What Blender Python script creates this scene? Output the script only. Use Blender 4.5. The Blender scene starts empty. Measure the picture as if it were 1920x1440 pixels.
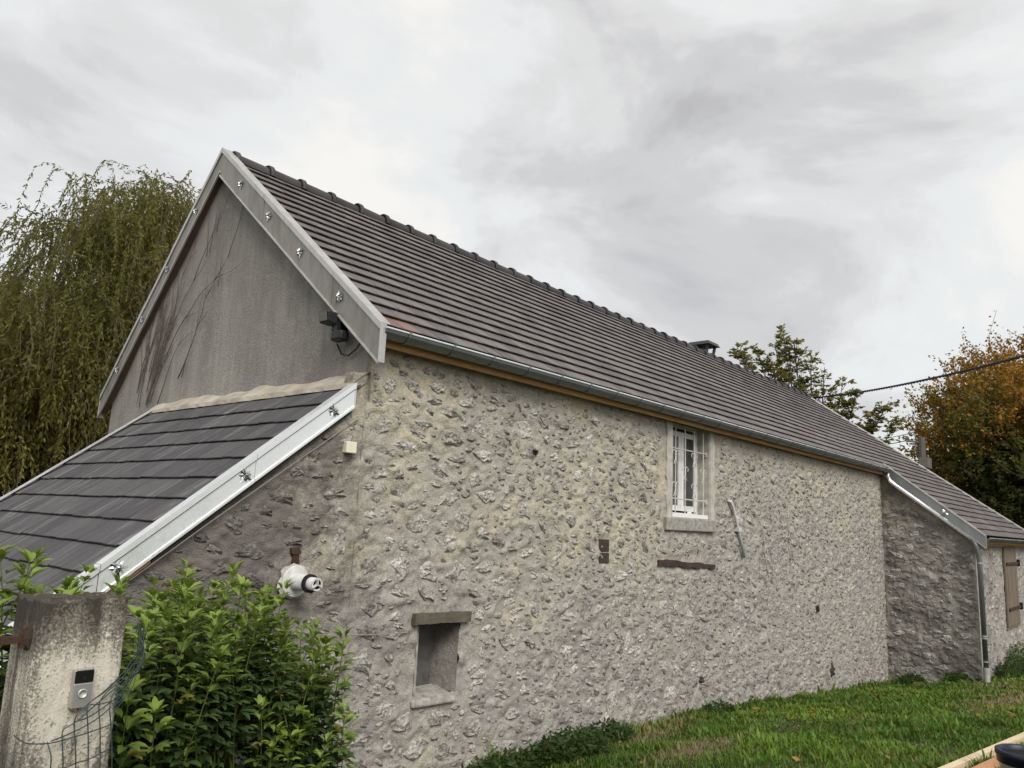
import bpy, math, random
import numpy as np
from mathutils import Matrix, Vector

random.seed(7); rng = np.random.default_rng(7)
SC = bpy.context.scene; COL = SC.collection
R = math.radians

# ------------------------------------------------------------------ camera
CAM = Vector((-3.85, -5.0, 2.25))
cam_d = bpy.data.cameras.new('camera'); cam = bpy.data.objects.new('camera', cam_d); COL.objects.link(cam)
rot = Matrix(((0.65123169, -0.16293642, -0.74118082), (-0.75760716, -0.08306873, -0.64740325), (0.04391662, 0.98313341, -0.17753879)))
cam.matrix_world = Matrix.Translation(CAM) @ rot.to_4x4()
cam_d.sensor_width = 36.0; cam_d.lens = 1442 / 1920 * 36; cam_d.clip_start = 0.05; cam_d.clip_end = 2000
SC.camera = cam
SC.view_settings.view_transform = 'Standard'; SC.view_settings.look = 'None'
SC.view_settings.gamma = 1.0; SC.view_settings.exposure = 1.06; SC.view_settings.use_curve_mapping = False

# ------------------------------------------------------------------ node helpers
def sock(nt, node, key, val):
    s = node.inputs[key]
    if isinstance(val, bpy.types.NodeSocket): nt.links.new(val, s)
    else:
        if hasattr(s, 'default_value'):
            if isinstance(val, (tuple, list)) and len(val) == 3 and s.type == 'RGBA': val = (*val, 1)
            s.default_value = val
def nd(nt, typ, out=0, props=None, **ins):
    n = nt.nodes.new('ShaderNode' + typ)
    for k, v in (props or {}).items(): setattr(n, k, v)
    for k, v in ins.items():
        kk = int(k[1:]) if k[0] == 'i' and k[1:].isdigit() else k.replace('_', ' ')
        sock(nt, n, kk, v)
    return n.outputs[out]
def noise(nt, vec, scale, detail=4, rough=0.55, dist=0.0):
    return nd(nt, 'TexNoise', Vector=vec, Scale=scale, Detail=detail, Roughness=rough, Distortion=dist)
def ramp(nt, fac, stops, interp='LINEAR'):
    n = nt.nodes.new('ShaderNodeValToRGB'); cr = n.color_ramp; cr.interpolation = interp
    while len(cr.elements) < len(stops): cr.elements.new(0.5)
    for e, (p, c) in zip(cr.elements, stops):
        e.position = p; e.color = (c, c, c, 1) if isinstance(c, (int, float)) else (*c, 1)
    nt.links.new(fac, n.inputs[0]); return n.outputs[0]
def math_(nt, op, a, b=0.0, clamp=False):
    n = nt.nodes.new('ShaderNodeMath'); n.operation = op; n.use_clamp = clamp
    sock(nt, n, 0, a); sock(nt, n, 1, b); return n.outputs[0]
def mixc(nt, fac, a, b, blend='MIX'):
    n = nt.nodes.new('ShaderNodeMix'); n.data_type = 'RGBA'; n.blend_type = blend
    sock(nt, n, 0, fac); sock(nt, n, 6, a if not isinstance(a, tuple) else (*a, 1)); sock(nt, n, 7, b if not isinstance(b, tuple) else (*b, 1))
    return n.outputs[2]
def maprange(nt, v, a, b, c, d):
    return nd(nt, 'MapRange', Value=v, i1=a, i2=b, i3=c, i4=d)
def vmul(nt, vec, s):
    n = nt.nodes.new('ShaderNodeVectorMath'); n.operation = 'MULTIPLY'; sock(nt, n, 0, vec); sock(nt, n, 1, s); return n.outputs[0]
def bump(nt, h, strength, dist, normal=None):
    n = nt.nodes.new('ShaderNodeBump'); sock(nt, n, 'Height', h); n.inputs['Strength'].default_value = strength; n.inputs['Distance'].default_value = dist
    if normal is not None: nt.links.new(normal, n.inputs['Normal'])
    return n.outputs[0]
def new_mat(name):
    m = bpy.data.materials.new(name); m.use_nodes = True; nt = m.node_tree
    b = nt.nodes['Principled BSDF']; b.inputs['Specular IOR Level'].default_value = 0.3
    return m, nt, b
def pos(nt): return nd(nt, 'NewGeometry')
def objc(nt): return nd(nt, 'TexCoord', out=3)

# ------------------------------------------------------------------ sky and sun
SUN_EL, SUN_AZ = R(44), R(206)          # azimuth of the sun, clockwise from +Y
w = bpy.data.worlds.new('World'); SC.world = w; w.use_nodes = True; nt = w.node_tree
for n in list(nt.nodes): nt.nodes.remove(n)
skyc = nd(nt, 'TexSky', props=dict(sky_type='NISHITA', sun_disc=False, sun_elevation=SUN_EL, sun_rotation=SUN_AZ))
tc = nd(nt, 'TexCoord')
cv = nd(nt, 'Mapping', Vector=tc, Location=(6.6, -2.7, 0.4), Rotation=(0, R(8), R(-20)), Scale=(1.5, 1.5, 3.0))
n1 = noise(nt, cv, 1.75, 10, 0.56, 0.3); n2 = noise(nt, cv, 0.7, 3, 0.5, 0.2)
cl = math_(nt, 'ADD', math_(nt, 'MULTIPLY', n1, 0.74), math_(nt, 'MULTIPLY', n2, 0.26))
cloud = ramp(nt, cl, [(0.33, (0.36, 0.356, 0.36)), (0.42, (0.45, 0.447, 0.447)), (0.475, (0.525, 0.522, 0.518)), (0.53, (0.58, 0.588, 0.585)), (0.62, (0.66, 0.645, 0.615))], 'EASE')
bg1 = nd(nt, 'Background', Color=skyc, Strength=0.08); bg2 = nd(nt, 'Background', Color=cloud, Strength=0.71)
ms = nt.nodes.new('ShaderNodeMixShader'); ms.inputs[0].default_value = 0.94
nt.links.new(bg1, ms.inputs[1]); nt.links.new(bg2, ms.inputs[2])
wo = nt.nodes.new('ShaderNodeOutputWorld'); nt.links.new(ms.outputs[0], wo.inputs[0])
sl = bpy.data.lights.new('sun', 'SUN'); sl.energy = 1.5; sl.angle = R(35); sl.color = (1.0, 0.965, 0.91)
so = bpy.data.objects.new('sun', sl); COL.objects.link(so)
sdir = Vector((math.sin(SUN_AZ) * math.cos(SUN_EL), math.cos(SUN_AZ) * math.cos(SUN_EL), math.sin(SUN_EL)))
so.rotation_euler = sdir.to_track_quat('Z', 'Y').to_euler(); so.location = (0, -20, 30)

# ------------------------------------------------------------------ mesh helpers
def link(name, me, mat=None, parent=None, smooth=False):
    o = bpy.data.objects.new(name, me); COL.objects.link(o)
    if mat and not me.materials: me.materials.append(mat)
    if parent: o.parent = parent
    if smooth:
        me.polygons.foreach_set('use_smooth', [True] * len(me.polygons))
    return o
def tag(o, label=None, cat=None, group=None, kind=None):
    if label: o['label'] = label
    if cat: o['category'] = cat
    if group: o['group'] = group
    if kind: o['kind'] = kind
    return o
def empty(name, loc=(0, 0, 0)):
    o = bpy.data.objects.new(name, None); COL.objects.link(o); o.location = loc; o.empty_display_size = 0.2
    if any(loc): bpy.context.view_layer.update()
    return o
class MB:
    def __init__(s): s.v = []; s.f = []
    def hexa(s, p):   # 8 points: bottom 4 ccw, top 4 ccw
        b = len(s.v); s.v += [tuple(q) for q in p]
        s.f += [(b, b+3, b+2, b+1), (b+4, b+5, b+6, b+7)] + [(b+i, b+(i+1) % 4, b+4+(i+1) % 4, b+4+i) for i in range(4)]
        return s
    def box(s, x0, x1, y0, y1, z0, z1):
        return s.hexa([(x0, y0, z0), (x1, y0, z0), (x1, y1, z0), (x0, y1, z0), (x0, y0, z1), (x1, y0, z1), (x1, y1, z1), (x0, y1, z1)])
    def quad(s, *p):
        b = len(s.v); s.v += [tuple(q) for q in p]; s.f.append(tuple(range(b, b+len(p)))); return s
    def bar(s, a, b, w_, h_, up=(0, 0, 1)):
        a, b = Vector(a), Vector(b); d = (b-a).normalized(); side = d.cross(Vector(up)).normalized(); u = side.cross(d)
        P = []
        for q in (a, b):
            P.append([q - side*w_/2 - u*h_/2, q + side*w_/2 - u*h_/2, q + side*w_/2 + u*h_/2, q - side*w_/2 + u*h_/2])
        return s.hexa(P[0] + P[1])
    def tube(s, path, r, n=8, caps=True):
        path = [Vector(p) for p in path]; b0 = len(s.v)
        rr = r if isinstance(r, (list, tuple)) else [r]*len(path)
        ref = Vector((0.13, 0.27, 0.95))
        for i, p in enumerate(path):
            t = (path[min(i+1, len(path)-1)] - path[max(i-1, 0)]).normalized()
            a = t.cross(ref)
            if a.length < 0.1: a = t.cross(Vector((1, 0, 0)))
            a.normalize(); c = t.cross(a)
            for k in range(n):
                th = 2*math.pi*k/n; s.v.append(tuple(p + (a*math.cos(th) + c*math.sin(th))*rr[i]))
        for i in range(len(path)-1):
            for k in range(n):
                q = b0+i*n; s.f.append((q+k, q+(k+1) % n, q+n+(k+1) % n, q+n+k))
        if caps:
            s.f.append(tuple(b0+k for k in range(n-1, -1, -1))); q = b0+(len(path)-1)*n; s.f.append(tuple(q+k for k in range(n)))
        return s
    def lathe(s, prof, origin, axis, n=20):   # prof: (radius, distance along the axis)
        axis = Vector(axis).normalized(); a = axis.orthogonal().normalized(); c = axis.cross(a); b0 = len(s.v); O = Vector(origin)
        for r_, h_ in prof:
            for k in range(n):
                th = 2*math.pi*k/n; s.v.append(tuple(O + axis*h_ + (a*math.cos(th)+c*math.sin(th))*r_))
        for i in range(len(prof)-1):
            for k in range(n):
                q = b0+i*n; s.f.append((q+k, q+(k+1) % n, q+n+(k+1) % n, q+n+k))
        return s
    def build(s, name, mat, parent=None, smooth=False):
        me = bpy.data.meshes.new(name); me.from_pydata(s.v, [], s.f); me.update()
        return link(name, me, mat, parent, smooth)
def arr_mesh(name, V, F, mat, parent=None, col=None, smooth=False):
    me = bpy.data.meshes.new(name); V = np.asarray(V, dtype=np.float32); F = np.asarray(F, dtype=np.int32)
    k = F.shape[1]
    me.vertices.add(len(V)); me.vertices.foreach_set('co', V.ravel())
    me.loops.add(F.size); me.loops.foreach_set('vertex_index', F.ravel())
    me.polygons.add(len(F)); me.polygons.foreach_set('loop_start', np.arange(0, F.size, k, dtype=np.int32))
    if smooth: me.polygons.foreach_set('use_smooth', np.ones(len(F), dtype=bool))
    me.update(calc_edges=True); me.validate()
    if col is not None:
        at = me.color_attributes.new('col', 'FLOAT_COLOR', 'POINT'); c4 = np.ones((len(V), 4), dtype=np.float32); c4[:, :3] = col
        at.data.foreach_set('color', c4.ravel())
    return link(name, me, mat, parent)
def bevel(o, width, seg=2):
    m = o.modifiers.new('bevel', 'BEVEL'); m.width = width; m.segments = seg; m.limit_method = 'ANGLE'; return o

_VG = {}
def vnoise(x, y, s, seed=0, octaves=3):
    out = np.zeros_like(x, dtype=float); amp = 1.0; tot = 0
    for o in range(octaves):
        kk = seed*131+o*17+5
        if kk not in _VG: _VG[kk] = np.random.default_rng(kk).random((257, 257))
        g = _VG[kk]; X = x*s*(2**o)+1000.3; Y = y*s*(2**o)+1000.7
        xi = np.floor(X).astype(int); yi = np.floor(Y).astype(int); fx = X-xi; fy = Y-yi
        fx = fx*fx*(3-2*fx); fy = fy*fy*(3-2*fy); a = xi % 256; b = yi % 256
        out += amp*((g[a, b]*(1-fx)+g[a+1, b]*fx)*(1-fy) + (g[a, b+1]*(1-fx)+g[a+1, b+1]*fx)*fy); tot += amp; amp *= 0.5
    return out/tot

# ------------------------------------------------------------------ materials
def masonry(name, stone, dirt0=(-0.8, 0.81), dirt1=(0.9, 0.37), extra=0.0):
    m, nt, b = new_mat(name); p = pos(nt)
    s = nt.nodes.new('ShaderNodeSeparateXYZ'); nt.links.new(p, s.inputs[0])
    n_big = noise(nt, vmul(nt, p, (0.55, 0.55, 0.8)), 1.0, 5, 0.6, 0.6)
    n_mid = noise(nt, p, 3.2, 5, 0.6, 0.3)
    n_fine = noise(nt, p, 26, 5, 0.65); n_grit = noise(nt, p, 85, 3, 0.6)
    # grey weathering of the lime mortar: patches, more of it on the middle and the far stretch
    g = math_(nt, 'ADD', n_big, maprange(nt, s.outputs[2], 1.6, 3.3, 0.10, -0.10))
    g = math_(nt, 'ADD', g, maprange(nt, s.outputs[0], 3.0, 11.0, -0.02, 0.07))
    g = math_(nt, 'ADD', g, math_(nt, 'MULTIPLY', math_(nt, 'SUBTRACT', n_mid, 0.5), 0.55))
    grey = ramp(nt, g, [(0.33, 0.0), (0.58, 1.0)])
    # lichen and soot crust
    d = math_(nt, 'ADD', maprange(nt, s.outputs[0], dirt0[0], dirt1[0], dirt0[1]-0.5, dirt1[1]-0.5), extra)
    d = math_(nt, 'ADD', d, noise(nt, vmul(nt, p, (1.5, 1.5, 2.1)), 1.0, 6, 0.62, 0.4))
    d = math_(nt, 'ADD', d, math_(nt, 'MULTIPLY', math_(nt, 'SUBTRACT', n_fine, 0.5), 0.45))
    dirt = ramp(nt, d, [(0.50, 0.0), (0.76, 0.84)])
    if not stone:
        c = mixc(nt, grey, (0.55, 0.49, 0.36), (0.325, 0.305, 0.288))
        drip = noise(nt, vmul(nt, p, (2.6, 2.6, 0.45)), 1.0, 5, 0.6, 0.4)
        c = mixc(nt, ramp(nt, drip, [(0.50, 0.0), (0.66, 0.6)]), c, (0.25, 0.235, 0.228))
        c = mixc(nt, ramp(nt, n_mid, [(0.42, 0.0), (0.68, 0.55)]), c, (0.57, 0.535, 0.45))
        c = mixc(nt, ramp(nt, n_grit, [(0.36, 0.65), (0.50, 0.0)]), c, (0.16, 0.142, 0.122))
        c = mixc(nt, ramp(nt, noise(nt, p, 14, 6, 0.7), [(0.54, 0.0), (0.72, 0.5)]), c, (0.24, 0.22, 0.20))
        c = mixc(nt, ramp(nt, n_fine, [(0.54, 0.0), (0.70, 0.6)]), c, (0.60, 0.575, 0.51))
        crust = math_(nt, 'MULTIPLY', ramp(nt, noise(nt, p, 6.5, 5, 0.65, 0.4), [(0.50, 0.0), (0.62, 0.8)]), ramp(nt, noise(nt, p, 42, 5, 0.7), [(0.40, 0.2), (0.60, 1.0)]))
        c = mixc(nt, crust, c, (0.36, 0.335, 0.30))
        c = mixc(nt, dirt, c, (0.125, 0.11, 0.10))
        hgt = math_(nt, 'ADD', math_(nt, 'MULTIPLY', n_fine, 0.7), math_(nt, 'MULTIPLY', n_grit, 0.45))
        nrm = bump(nt, hgt, 0.9, 0.022)
    else:
        info = nd(nt, 'ObjectInfo', out=5)
        tone = math_(nt, 'ADD', noise(nt, p, 5.5, 2, 0.5), math_(nt, 'MULTIPLY', math_(nt, 'SUBTRACT', info, 0.5), 0.25))
        c = ramp(nt, tone, [(0.30, (0.27, 0.243, 0.215)), (0.42, (0.44, 0.41, 0.372)), (0.54, (0.52, 0.49, 0.44)), (0.70, (0.66, 0.635, 0.58))])
        sp = noise(nt, p, 38, 6, 0.72, 0.3)
        c = mixc(nt, ramp(nt, sp, [(0.36, 0.92), (0.46, 0.25), (0.53, 0.0)]), c, (0.095, 0.08, 0.068))
        c = mixc(nt, ramp(nt, sp, [(0.55, 0.0), (0.67, 0.75)]), c, (0.76, 0.74, 0.69))
        rust = ramp(nt, noise(nt, p, 2.3, 3), [(0.64, 0.0), (0.72, 0.5)])
        c = mixc(nt, rust, c, (0.17, 0.085, 0.05))
        c = mixc(nt, math_(nt, 'MULTIPLY', dirt, 0.8), c, (0.085, 0.075, 0.068))
        pits = nd(nt, 'TexVoronoi', Vector=p, Scale=34.0)
        hgt = math_(nt, 'ADD', sp, math_(nt, 'MULTIPLY', pits, 0.5))
        nrm = bump(nt, hgt, 0.9, 0.03)
    nt.links.new(c, b.inputs['Base Color']); b.inputs['Roughness'].default_value = 0.92; b.inputs['Specular IOR Level'].default_value = 0.15
    nt.links.new(nrm, b.inputs['Normal']); return m
M = {}
M['mortar'] = masonry('lime_mortar', False); M['stone'] = masonry('rubble_stone', True)
M['mortar_dark'] = masonry('lichen_mortar', False, (0, 0.64), (1, 0.64), 0.0); M['stone_dark'] = masonry('lichen_stone', True, (0, 0.56), (1, 0.56), 0.0)
M['mortar_far'] = masonry('annex_mortar', False, (0, 0.50), (1, 0.50)); M['stone_far'] = masonry('annex_stone', True, (0, 0.50), (1, 0.50))

def gable_mat():
    m, nt, b = new_mat('grey_roughcast'); p = pos(nt)
    big = noise(nt, vmul(nt, p, (1, 0.9, 0.45)), 1.1, 5, 0.6, 0.5); streak = noise(nt, vmul(nt, p, (1, 7.0, 0.7)), 1.0, 5, 0.6, 0.2)
    grit = noise(nt, p, 75, 4, 0.7); mid = noise(nt, p, 9, 4, 0.6)
    c = ramp(nt, big, [(0.30, (0.215, 0.198, 0.183)), (0.5, (0.30, 0.282, 0.26)), (0.70, (0.385, 0.365, 0.33))])
    c = mixc(nt, ramp(nt, streak, [(0.44, 0.0), (0.66, 0.5)]), c, (0.175, 0.16, 0.152))
    c = mixc(nt, ramp(nt, mid, [(0.5, 0.0), (0.75, 0.35)]), c, (0.43, 0.40, 0.35))
    c = mixc(nt, ramp(nt, grit, [(0.34, 0.6), (0.48, 0.0)]), c, (0.12, 0.105, 0.098))
    c = mixc(nt, ramp(nt, grit, [(0.55, 0.0), (0.68, 0.5)]), c, (0.52, 0.49, 0.45))
    nt.links.new(c, b.inputs['Base Color']); b.inputs['Roughness'].default_value = 0.95
    nt.links.new(bump(nt, math_(nt, 'ADD', grit, math_(nt, 'MULTIPLY', mid, 0.4)), 0.8, 0.014), b.inputs['Normal']); return m
M['gable'] = gable_mat()

def tile_mat(name, dark, light, chalk=0.0, red=0.0):
    m, nt, b = new_mat(name); p = pos(nt); o = objc(nt)
    at = nd(nt, 'Attribute', props=dict(attribute_name='col'))
    rnd = nd(nt, 'ObjectInfo', out=5)
    asep = nt.nodes.new('ShaderNodeSeparateColor'); nt.links.new(at, asep.inputs[0])
    t = math_(nt, 'ADD', math_(nt, 'ADD', rnd, asep.outputs[0]), math_(nt, 'MULTIPLY', noise(nt, p, 2.0, 4), 0.8))
    t = math_(nt, 'FRACT', math_(nt, 'MULTIPLY', math_(nt, 'ADD', rnd, asep.outputs[0]), 3.77))
    t = math_(nt, 'ADD', math_(nt, 'MULTIPLY', t, 0.62), math_(nt, 'MULTIPLY', noise(nt, p, 1.4, 5), 0.40))
    c = mixc(nt, ramp(nt, t, [(0.25, 0.0), (0.75, 1.0)]), dark, light)
    fine = noise(nt, p, 60, 4, 0.7)
    c = mixc(nt, ramp(nt, fine, [(0.35, 0.35), (0.5, 0.0)]), c, tuple(v*0.5 for v in dark))
    if chalk:
        st = noise(nt, vmul(nt, p, (1.6, 14.0, 1.6)), 1.0, 5, 0.7, 0.6); bl = noise(nt, p, 0.9, 3)
        k = math_(nt, 'MULTIPLY', ramp(nt, st, [(0.52, 0.0), (0.70, 1.0)]), ramp(nt, bl, [(0.38, 0.0), (0.58, chalk)]))
        c = mixc(nt, k, c, (0.36, 0.355, 0.35))
    if red:
        k = ramp(nt, math_(nt, 'ADD', noise(nt, p, 1.7, 3), math_(nt, 'MULTIPLY', t, 0.3)), [(0.70, 0.0), (0.86, red)])
        c = mixc(nt, k, c, (0.26, 0.13, 0.095))
    nt.links.new(c, b.inputs['Base Color']); nt.links.new(ramp(nt, noise(nt, p, 12, 3), [(0.3, 0.5), (0.7, 0.75)]), b.inputs['Roughness'])
    nt.links.new(bump(nt, fine, 0.18, 0.006), b.inputs['Normal']); return m
M['tile'] = tile_mat('brown_grey_clay_tile', (0.108, 0.094, 0.093), (0.172, 0.154, 0.15), 0, 0.0)
M['ridge'] = tile_mat('dark_ridge_tile', (0.045, 0.043, 0.044), (0.07, 0.066, 0.066))
M['slate'] = tile_mat('slate_grey_tile', (0.062, 0.058, 0.062), (0.094, 0.089, 0.092), 0.55)
M['red_tile'] = tile_mat('terracotta_tile', (0.16, 0.105, 0.092), (0.21, 0.14, 0.12))

def zinc(name, base, rough, metal=0.9, spangle=0.3, dull=0.0):
    m, nt, b = new_mat(name); p = pos(nt)
    sp = noise(nt, vmul(nt, p, (30, 30, 16)), 1.0, 3, 0.6, 0.6); cloudy = noise(nt, p, 2.2, 5, 0.6, 0.4); streak = noise(nt, vmul(nt, p, (9, 9, 2)), 1.0, 4, 0.6)
    c = mixc(nt, ramp(nt, sp, [(0.35, spangle), (0.65, 0.0)]), base, tuple(v*0.62 for v in base))
    c = mixc(nt, ramp(nt, cloudy, [(0.42, 0.0), (0.72, 0.45)]), c, tuple(min(0.9, v*1.25) for v in base))
    if dull: c = mixc(nt, ramp(nt, streak, [(0.45, 0.0), (0.7, dull)]), c, (0.17, 0.155, 0.135))
    nt.links.new(c, b.inputs['Base Color']); b.inputs['Metallic'].default_value = metal
    nt.links.new(ramp(nt, math_(nt, 'ADD', math_(nt, 'MULTIPLY', cloudy, 0.6), math_(nt, 'MULTIPLY', sp, 0.4)), [(0.3, max(0.05, rough-0.12)), (0.7, min(1, rough+0.16))]), b.inputs['Roughness'])
    nt.links.new(bump(nt, cloudy, 0.12, 0.02), b.inputs['Normal']); return m
M['zinc_old'] = zinc('weathered_zinc', (0.33, 0.312, 0.283), 0.5, 0.7, 0.5, 0.6)
M['zinc_new'] = zinc('bright_zinc', (0.84, 0.86, 0.87), 0.30, 0.6, 0.12)
M['zinc_blue'] = zinc('blue_grey_zinc', (0.36, 0.385, 0.40), 0.42, 0.8, 0.25, 0.15)
M['zinc_edge'] = zinc('pale_zinc_edge', (0.55, 0.54, 0.515), 0.45, 0.65, 0.3, 0.2)
M['gutter'] = zinc('gutter_zinc', (0.19, 0.21, 0.215), 0.40, 0.7, 0.3, 0.3)
M['shiny'] = zinc('polished_zinc', (0.62, 0.63, 0.63), 0.18, 1.0, 0.1)

def wood(name, a, bcol, axis=(1.2, 14, 14), rough=0.65):
    m, nt, b = new_mat(name); p = pos(nt)
    g = noise(nt, vmul(nt, p, axis), 1.6, 6, 0.65, 0.8); k = noise(nt, p, 1.4, 3); f = noise(nt, vmul(nt, p, axis), 7.0, 4, 0.7)
    c = mixc(nt, ramp(nt, g, [(0.3, 0.0), (0.7, 1.0)]), a, bcol); c = mixc(nt, ramp(nt, k, [(0.5, 0.0), (0.8, 0.45)]), c, tuple(v*0.5 for v in a))
    c = mixc(nt, ramp(nt, f, [(0.3, 0.5), (0.45, 0.0)]), c, tuple(v*0.4 for v in a))
    nt.links.new(c, b.inputs['Base Color']); b.inputs['Roughness'].default_value = rough
    nt.links.new(bump(nt, f, 0.35, 0.006), b.inputs['Normal']); return m
M['pine'] = wood('new_pine', (0.46, 0.25, 0.10), (0.58, 0.34, 0.15))
M['pine_pale'] = wood('pale_batten', (0.60, 0.47, 0.30), (0.70, 0.58, 0.40))
M['plank'] = wood('orange_plank', (0.42, 0.20, 0.10), (0.52, 0.28, 0.15))
M['rafter'] = wood('brown_rafter', (0.095, 0.062, 0.042), (0.14, 0.092, 0.062))
M['shutter'] = wood('weathered_shutter', (0.15, 0.118, 0.088), (0.22, 0.18, 0.135), (14, 14, 1.2), 0.85)
M['rotten'] = wood('rotten_beam', (0.040, 0.027, 0.021), (0.075, 0.052, 0.040), (2.5, 18, 18), 0.95)
M['lintel'] = wood('old_lintel', (0.085, 0.074, 0.055), (0.14, 0.12, 0.09), (2.5, 18, 18), 0.95)
M['polewood'] = wood('pole_wood', (0.09, 0.082, 0.07), (0.14, 0.128, 0.108), (10, 10, 1), 0.9)

def plain(name, c, rough=0.5, metal=0.0, var=0.12, scale=14, bmp=0.1, spec=0.3):
    m, nt, b = new_mat(name); p = pos(nt); n = noise(nt, p, scale, 5, 0.65)
    cc = mixc(nt, ramp(nt, n, [(0.3, 0.0), (0.7, 1.0)]), tuple(v*(1-var) for v in c), tuple(min(1, v*(1+var)) for v in c))
    nt.links.new(cc, b.inputs['Base Color']); b.inputs['Roughness'].default_value = rough; b.inputs['Metallic'].default_value = metal; b.inputs['Specular IOR Level'].default_value = spec
    if bmp: nt.links.new(bump(nt, n, bmp, 0.01), b.inputs['Normal'])
    return m
M['plaster'] = plain('grey_plaster', (0.42, 0.405, 0.36), 0.9, var=0.28, scale=6, bmp=0.4)
M['fillet'] = plain('fresh_mortar_fillet', (0.37, 0.335, 0.27), 0.9, var=0.3, scale=5, bmp=0.5)
M['sill'] = plain('concrete_sill', (0.30, 0.285, 0.255), 0.9, var=0.4, scale=16, bmp=0.5)
M['pvc'] = plain('white_pvc', (0.74, 0.74, 0.72), 0.35, var=0.05)
M['flue'] = plain('grey_white_plastic', (0.56, 0.565, 0.55), 0.45, var=0.22, scale=16)
M['ivory'] = plain('ivory_plastic', (0.72, 0.68, 0.53), 0.45, var=0.06)
M['black'] = plain('black_plastic', (0.016, 0.016, 0.018), 0.4, var=0.3)
M['rubber'] = plain('black_rubber', (0.012, 0.012, 0.012), 0.7)
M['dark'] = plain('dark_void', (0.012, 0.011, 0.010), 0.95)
M['iron'] = plain('rusty_iron', (0.062, 0.035, 0.023), 0.85, 0.2, 0.45, 40, 0.5)
M['grille'] = plain('painted_iron', (0.56, 0.54, 0.49), 0.5, 0.1, 0.3, 40, 0.2)
M['cable'] = plain('black_cable', (0.03, 0.03, 0.032), 0.6)
M['wallwire'] = plain('old_wall_wire', (0.26, 0.25, 0.22), 0.7)
M['greenwire'] = plain('green_coated_wire', (0.038, 0.058, 0.058), 0.45, var=0.4, scale=30)
M['board'] = plain('niche_board', (0.105, 0.102, 0.097), 0.85, var=0.45, scale=5, bmp=0.3)
M['pvcgrey'] = plain('grey_conduit', (0.55, 0.57, 0.56), 0.4, var=0.12)
M['stub'] = plain('cement_pipe', (0.36, 0.36, 0.33), 0.85, var=0.25, scale=20)
M['silver'] = plain('satin_nickel', (0.52, 0.51, 0.49), 0.32, 0.75, 0.05)
M['bgloss'] = plain('gloss_black', (0.008, 0.008, 0.010), 0.12, var=0.1, bmp=0, spec=0.6)
M['lampglass'] = plain('lamp_glass', (0.22, 0.22, 0.21), 0.15, 0.3, 0.2, 30, 0, 0.6)
M['navy'] = plain('navy_plastic', (0.013, 0.017, 0.035), 0.4, var=0.3)
M['white'] = plain('white_bucket', (0.70, 0.71, 0.72), 0.4, var=0.08)
M['bark'] = plain('tree_bark', (0.10, 0.08, 0.06), 0.95, var=0.5, scale=12, bmp=0.8)
M['vine'] = plain('dead_vine', (0.105, 0.08, 0.07), 0.95, var=0.4, scale=25)
M['stem'] = plain('green_stem', (0.13, 0.17, 0.04), 0.6, var=0.25)
M['brick'] = plain('dark_brick', (0.052, 0.042, 0.035), 0.95, var=0.4, scale=30, bmp=0.8)
M['insul'] = plain('pole_fitting', (0.15, 0.14, 0.12), 0.8)

def glass_mat():
    m, nt, b = new_mat('window_glass'); b.inputs['Base Color'].default_value = (0.06, 0.065, 0.065, 1); b.inputs['Roughness'].default_value = 0.05
    b.inputs['Specular IOR Level'].default_value = 0.6; b.inputs['Transmission Weight'].default_value = 0.25; return m
M['glass'] = glass_mat()

def leaf_mat(name, rough=0.5, trans=0.3, spec=0.3):
    m, nt, b = new_mat(name); at = nd(nt, 'Attribute', props=dict(attribute_name='col'))
    nt.links.new(at, b.inputs['Base Color']); b.inputs['Roughness'].default_value = rough; b.inputs['Specular IOR Level'].default_value = spec
    tr = nt.nodes.new('ShaderNodeBsdfTranslucent'); nt.links.new(mixc(nt, 0.35, at, (0.30, 0.34, 0.05), 'MIX'), tr.inputs[0])
    mx = nt.nodes.new('ShaderNodeMixShader'); mx.inputs[0].default_value = trans
    nt.links.new(b.outputs[0], mx.inputs[1]); nt.links.new(tr.outputs[0], mx.inputs[2])
    nt.links.new(mx.outputs[0], nt.nodes['Material Output'].inputs[0]); return m
M['leaf'] = leaf_mat('tree_leaf', 0.55, 0.42, 0.2); M['gloss_leaf'] = leaf_mat('glossy_leaf', 0.42, 0.30, 0.35); M['blade'] = leaf_mat('grass_blade', 0.55, 0.25, 0.2)

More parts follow.
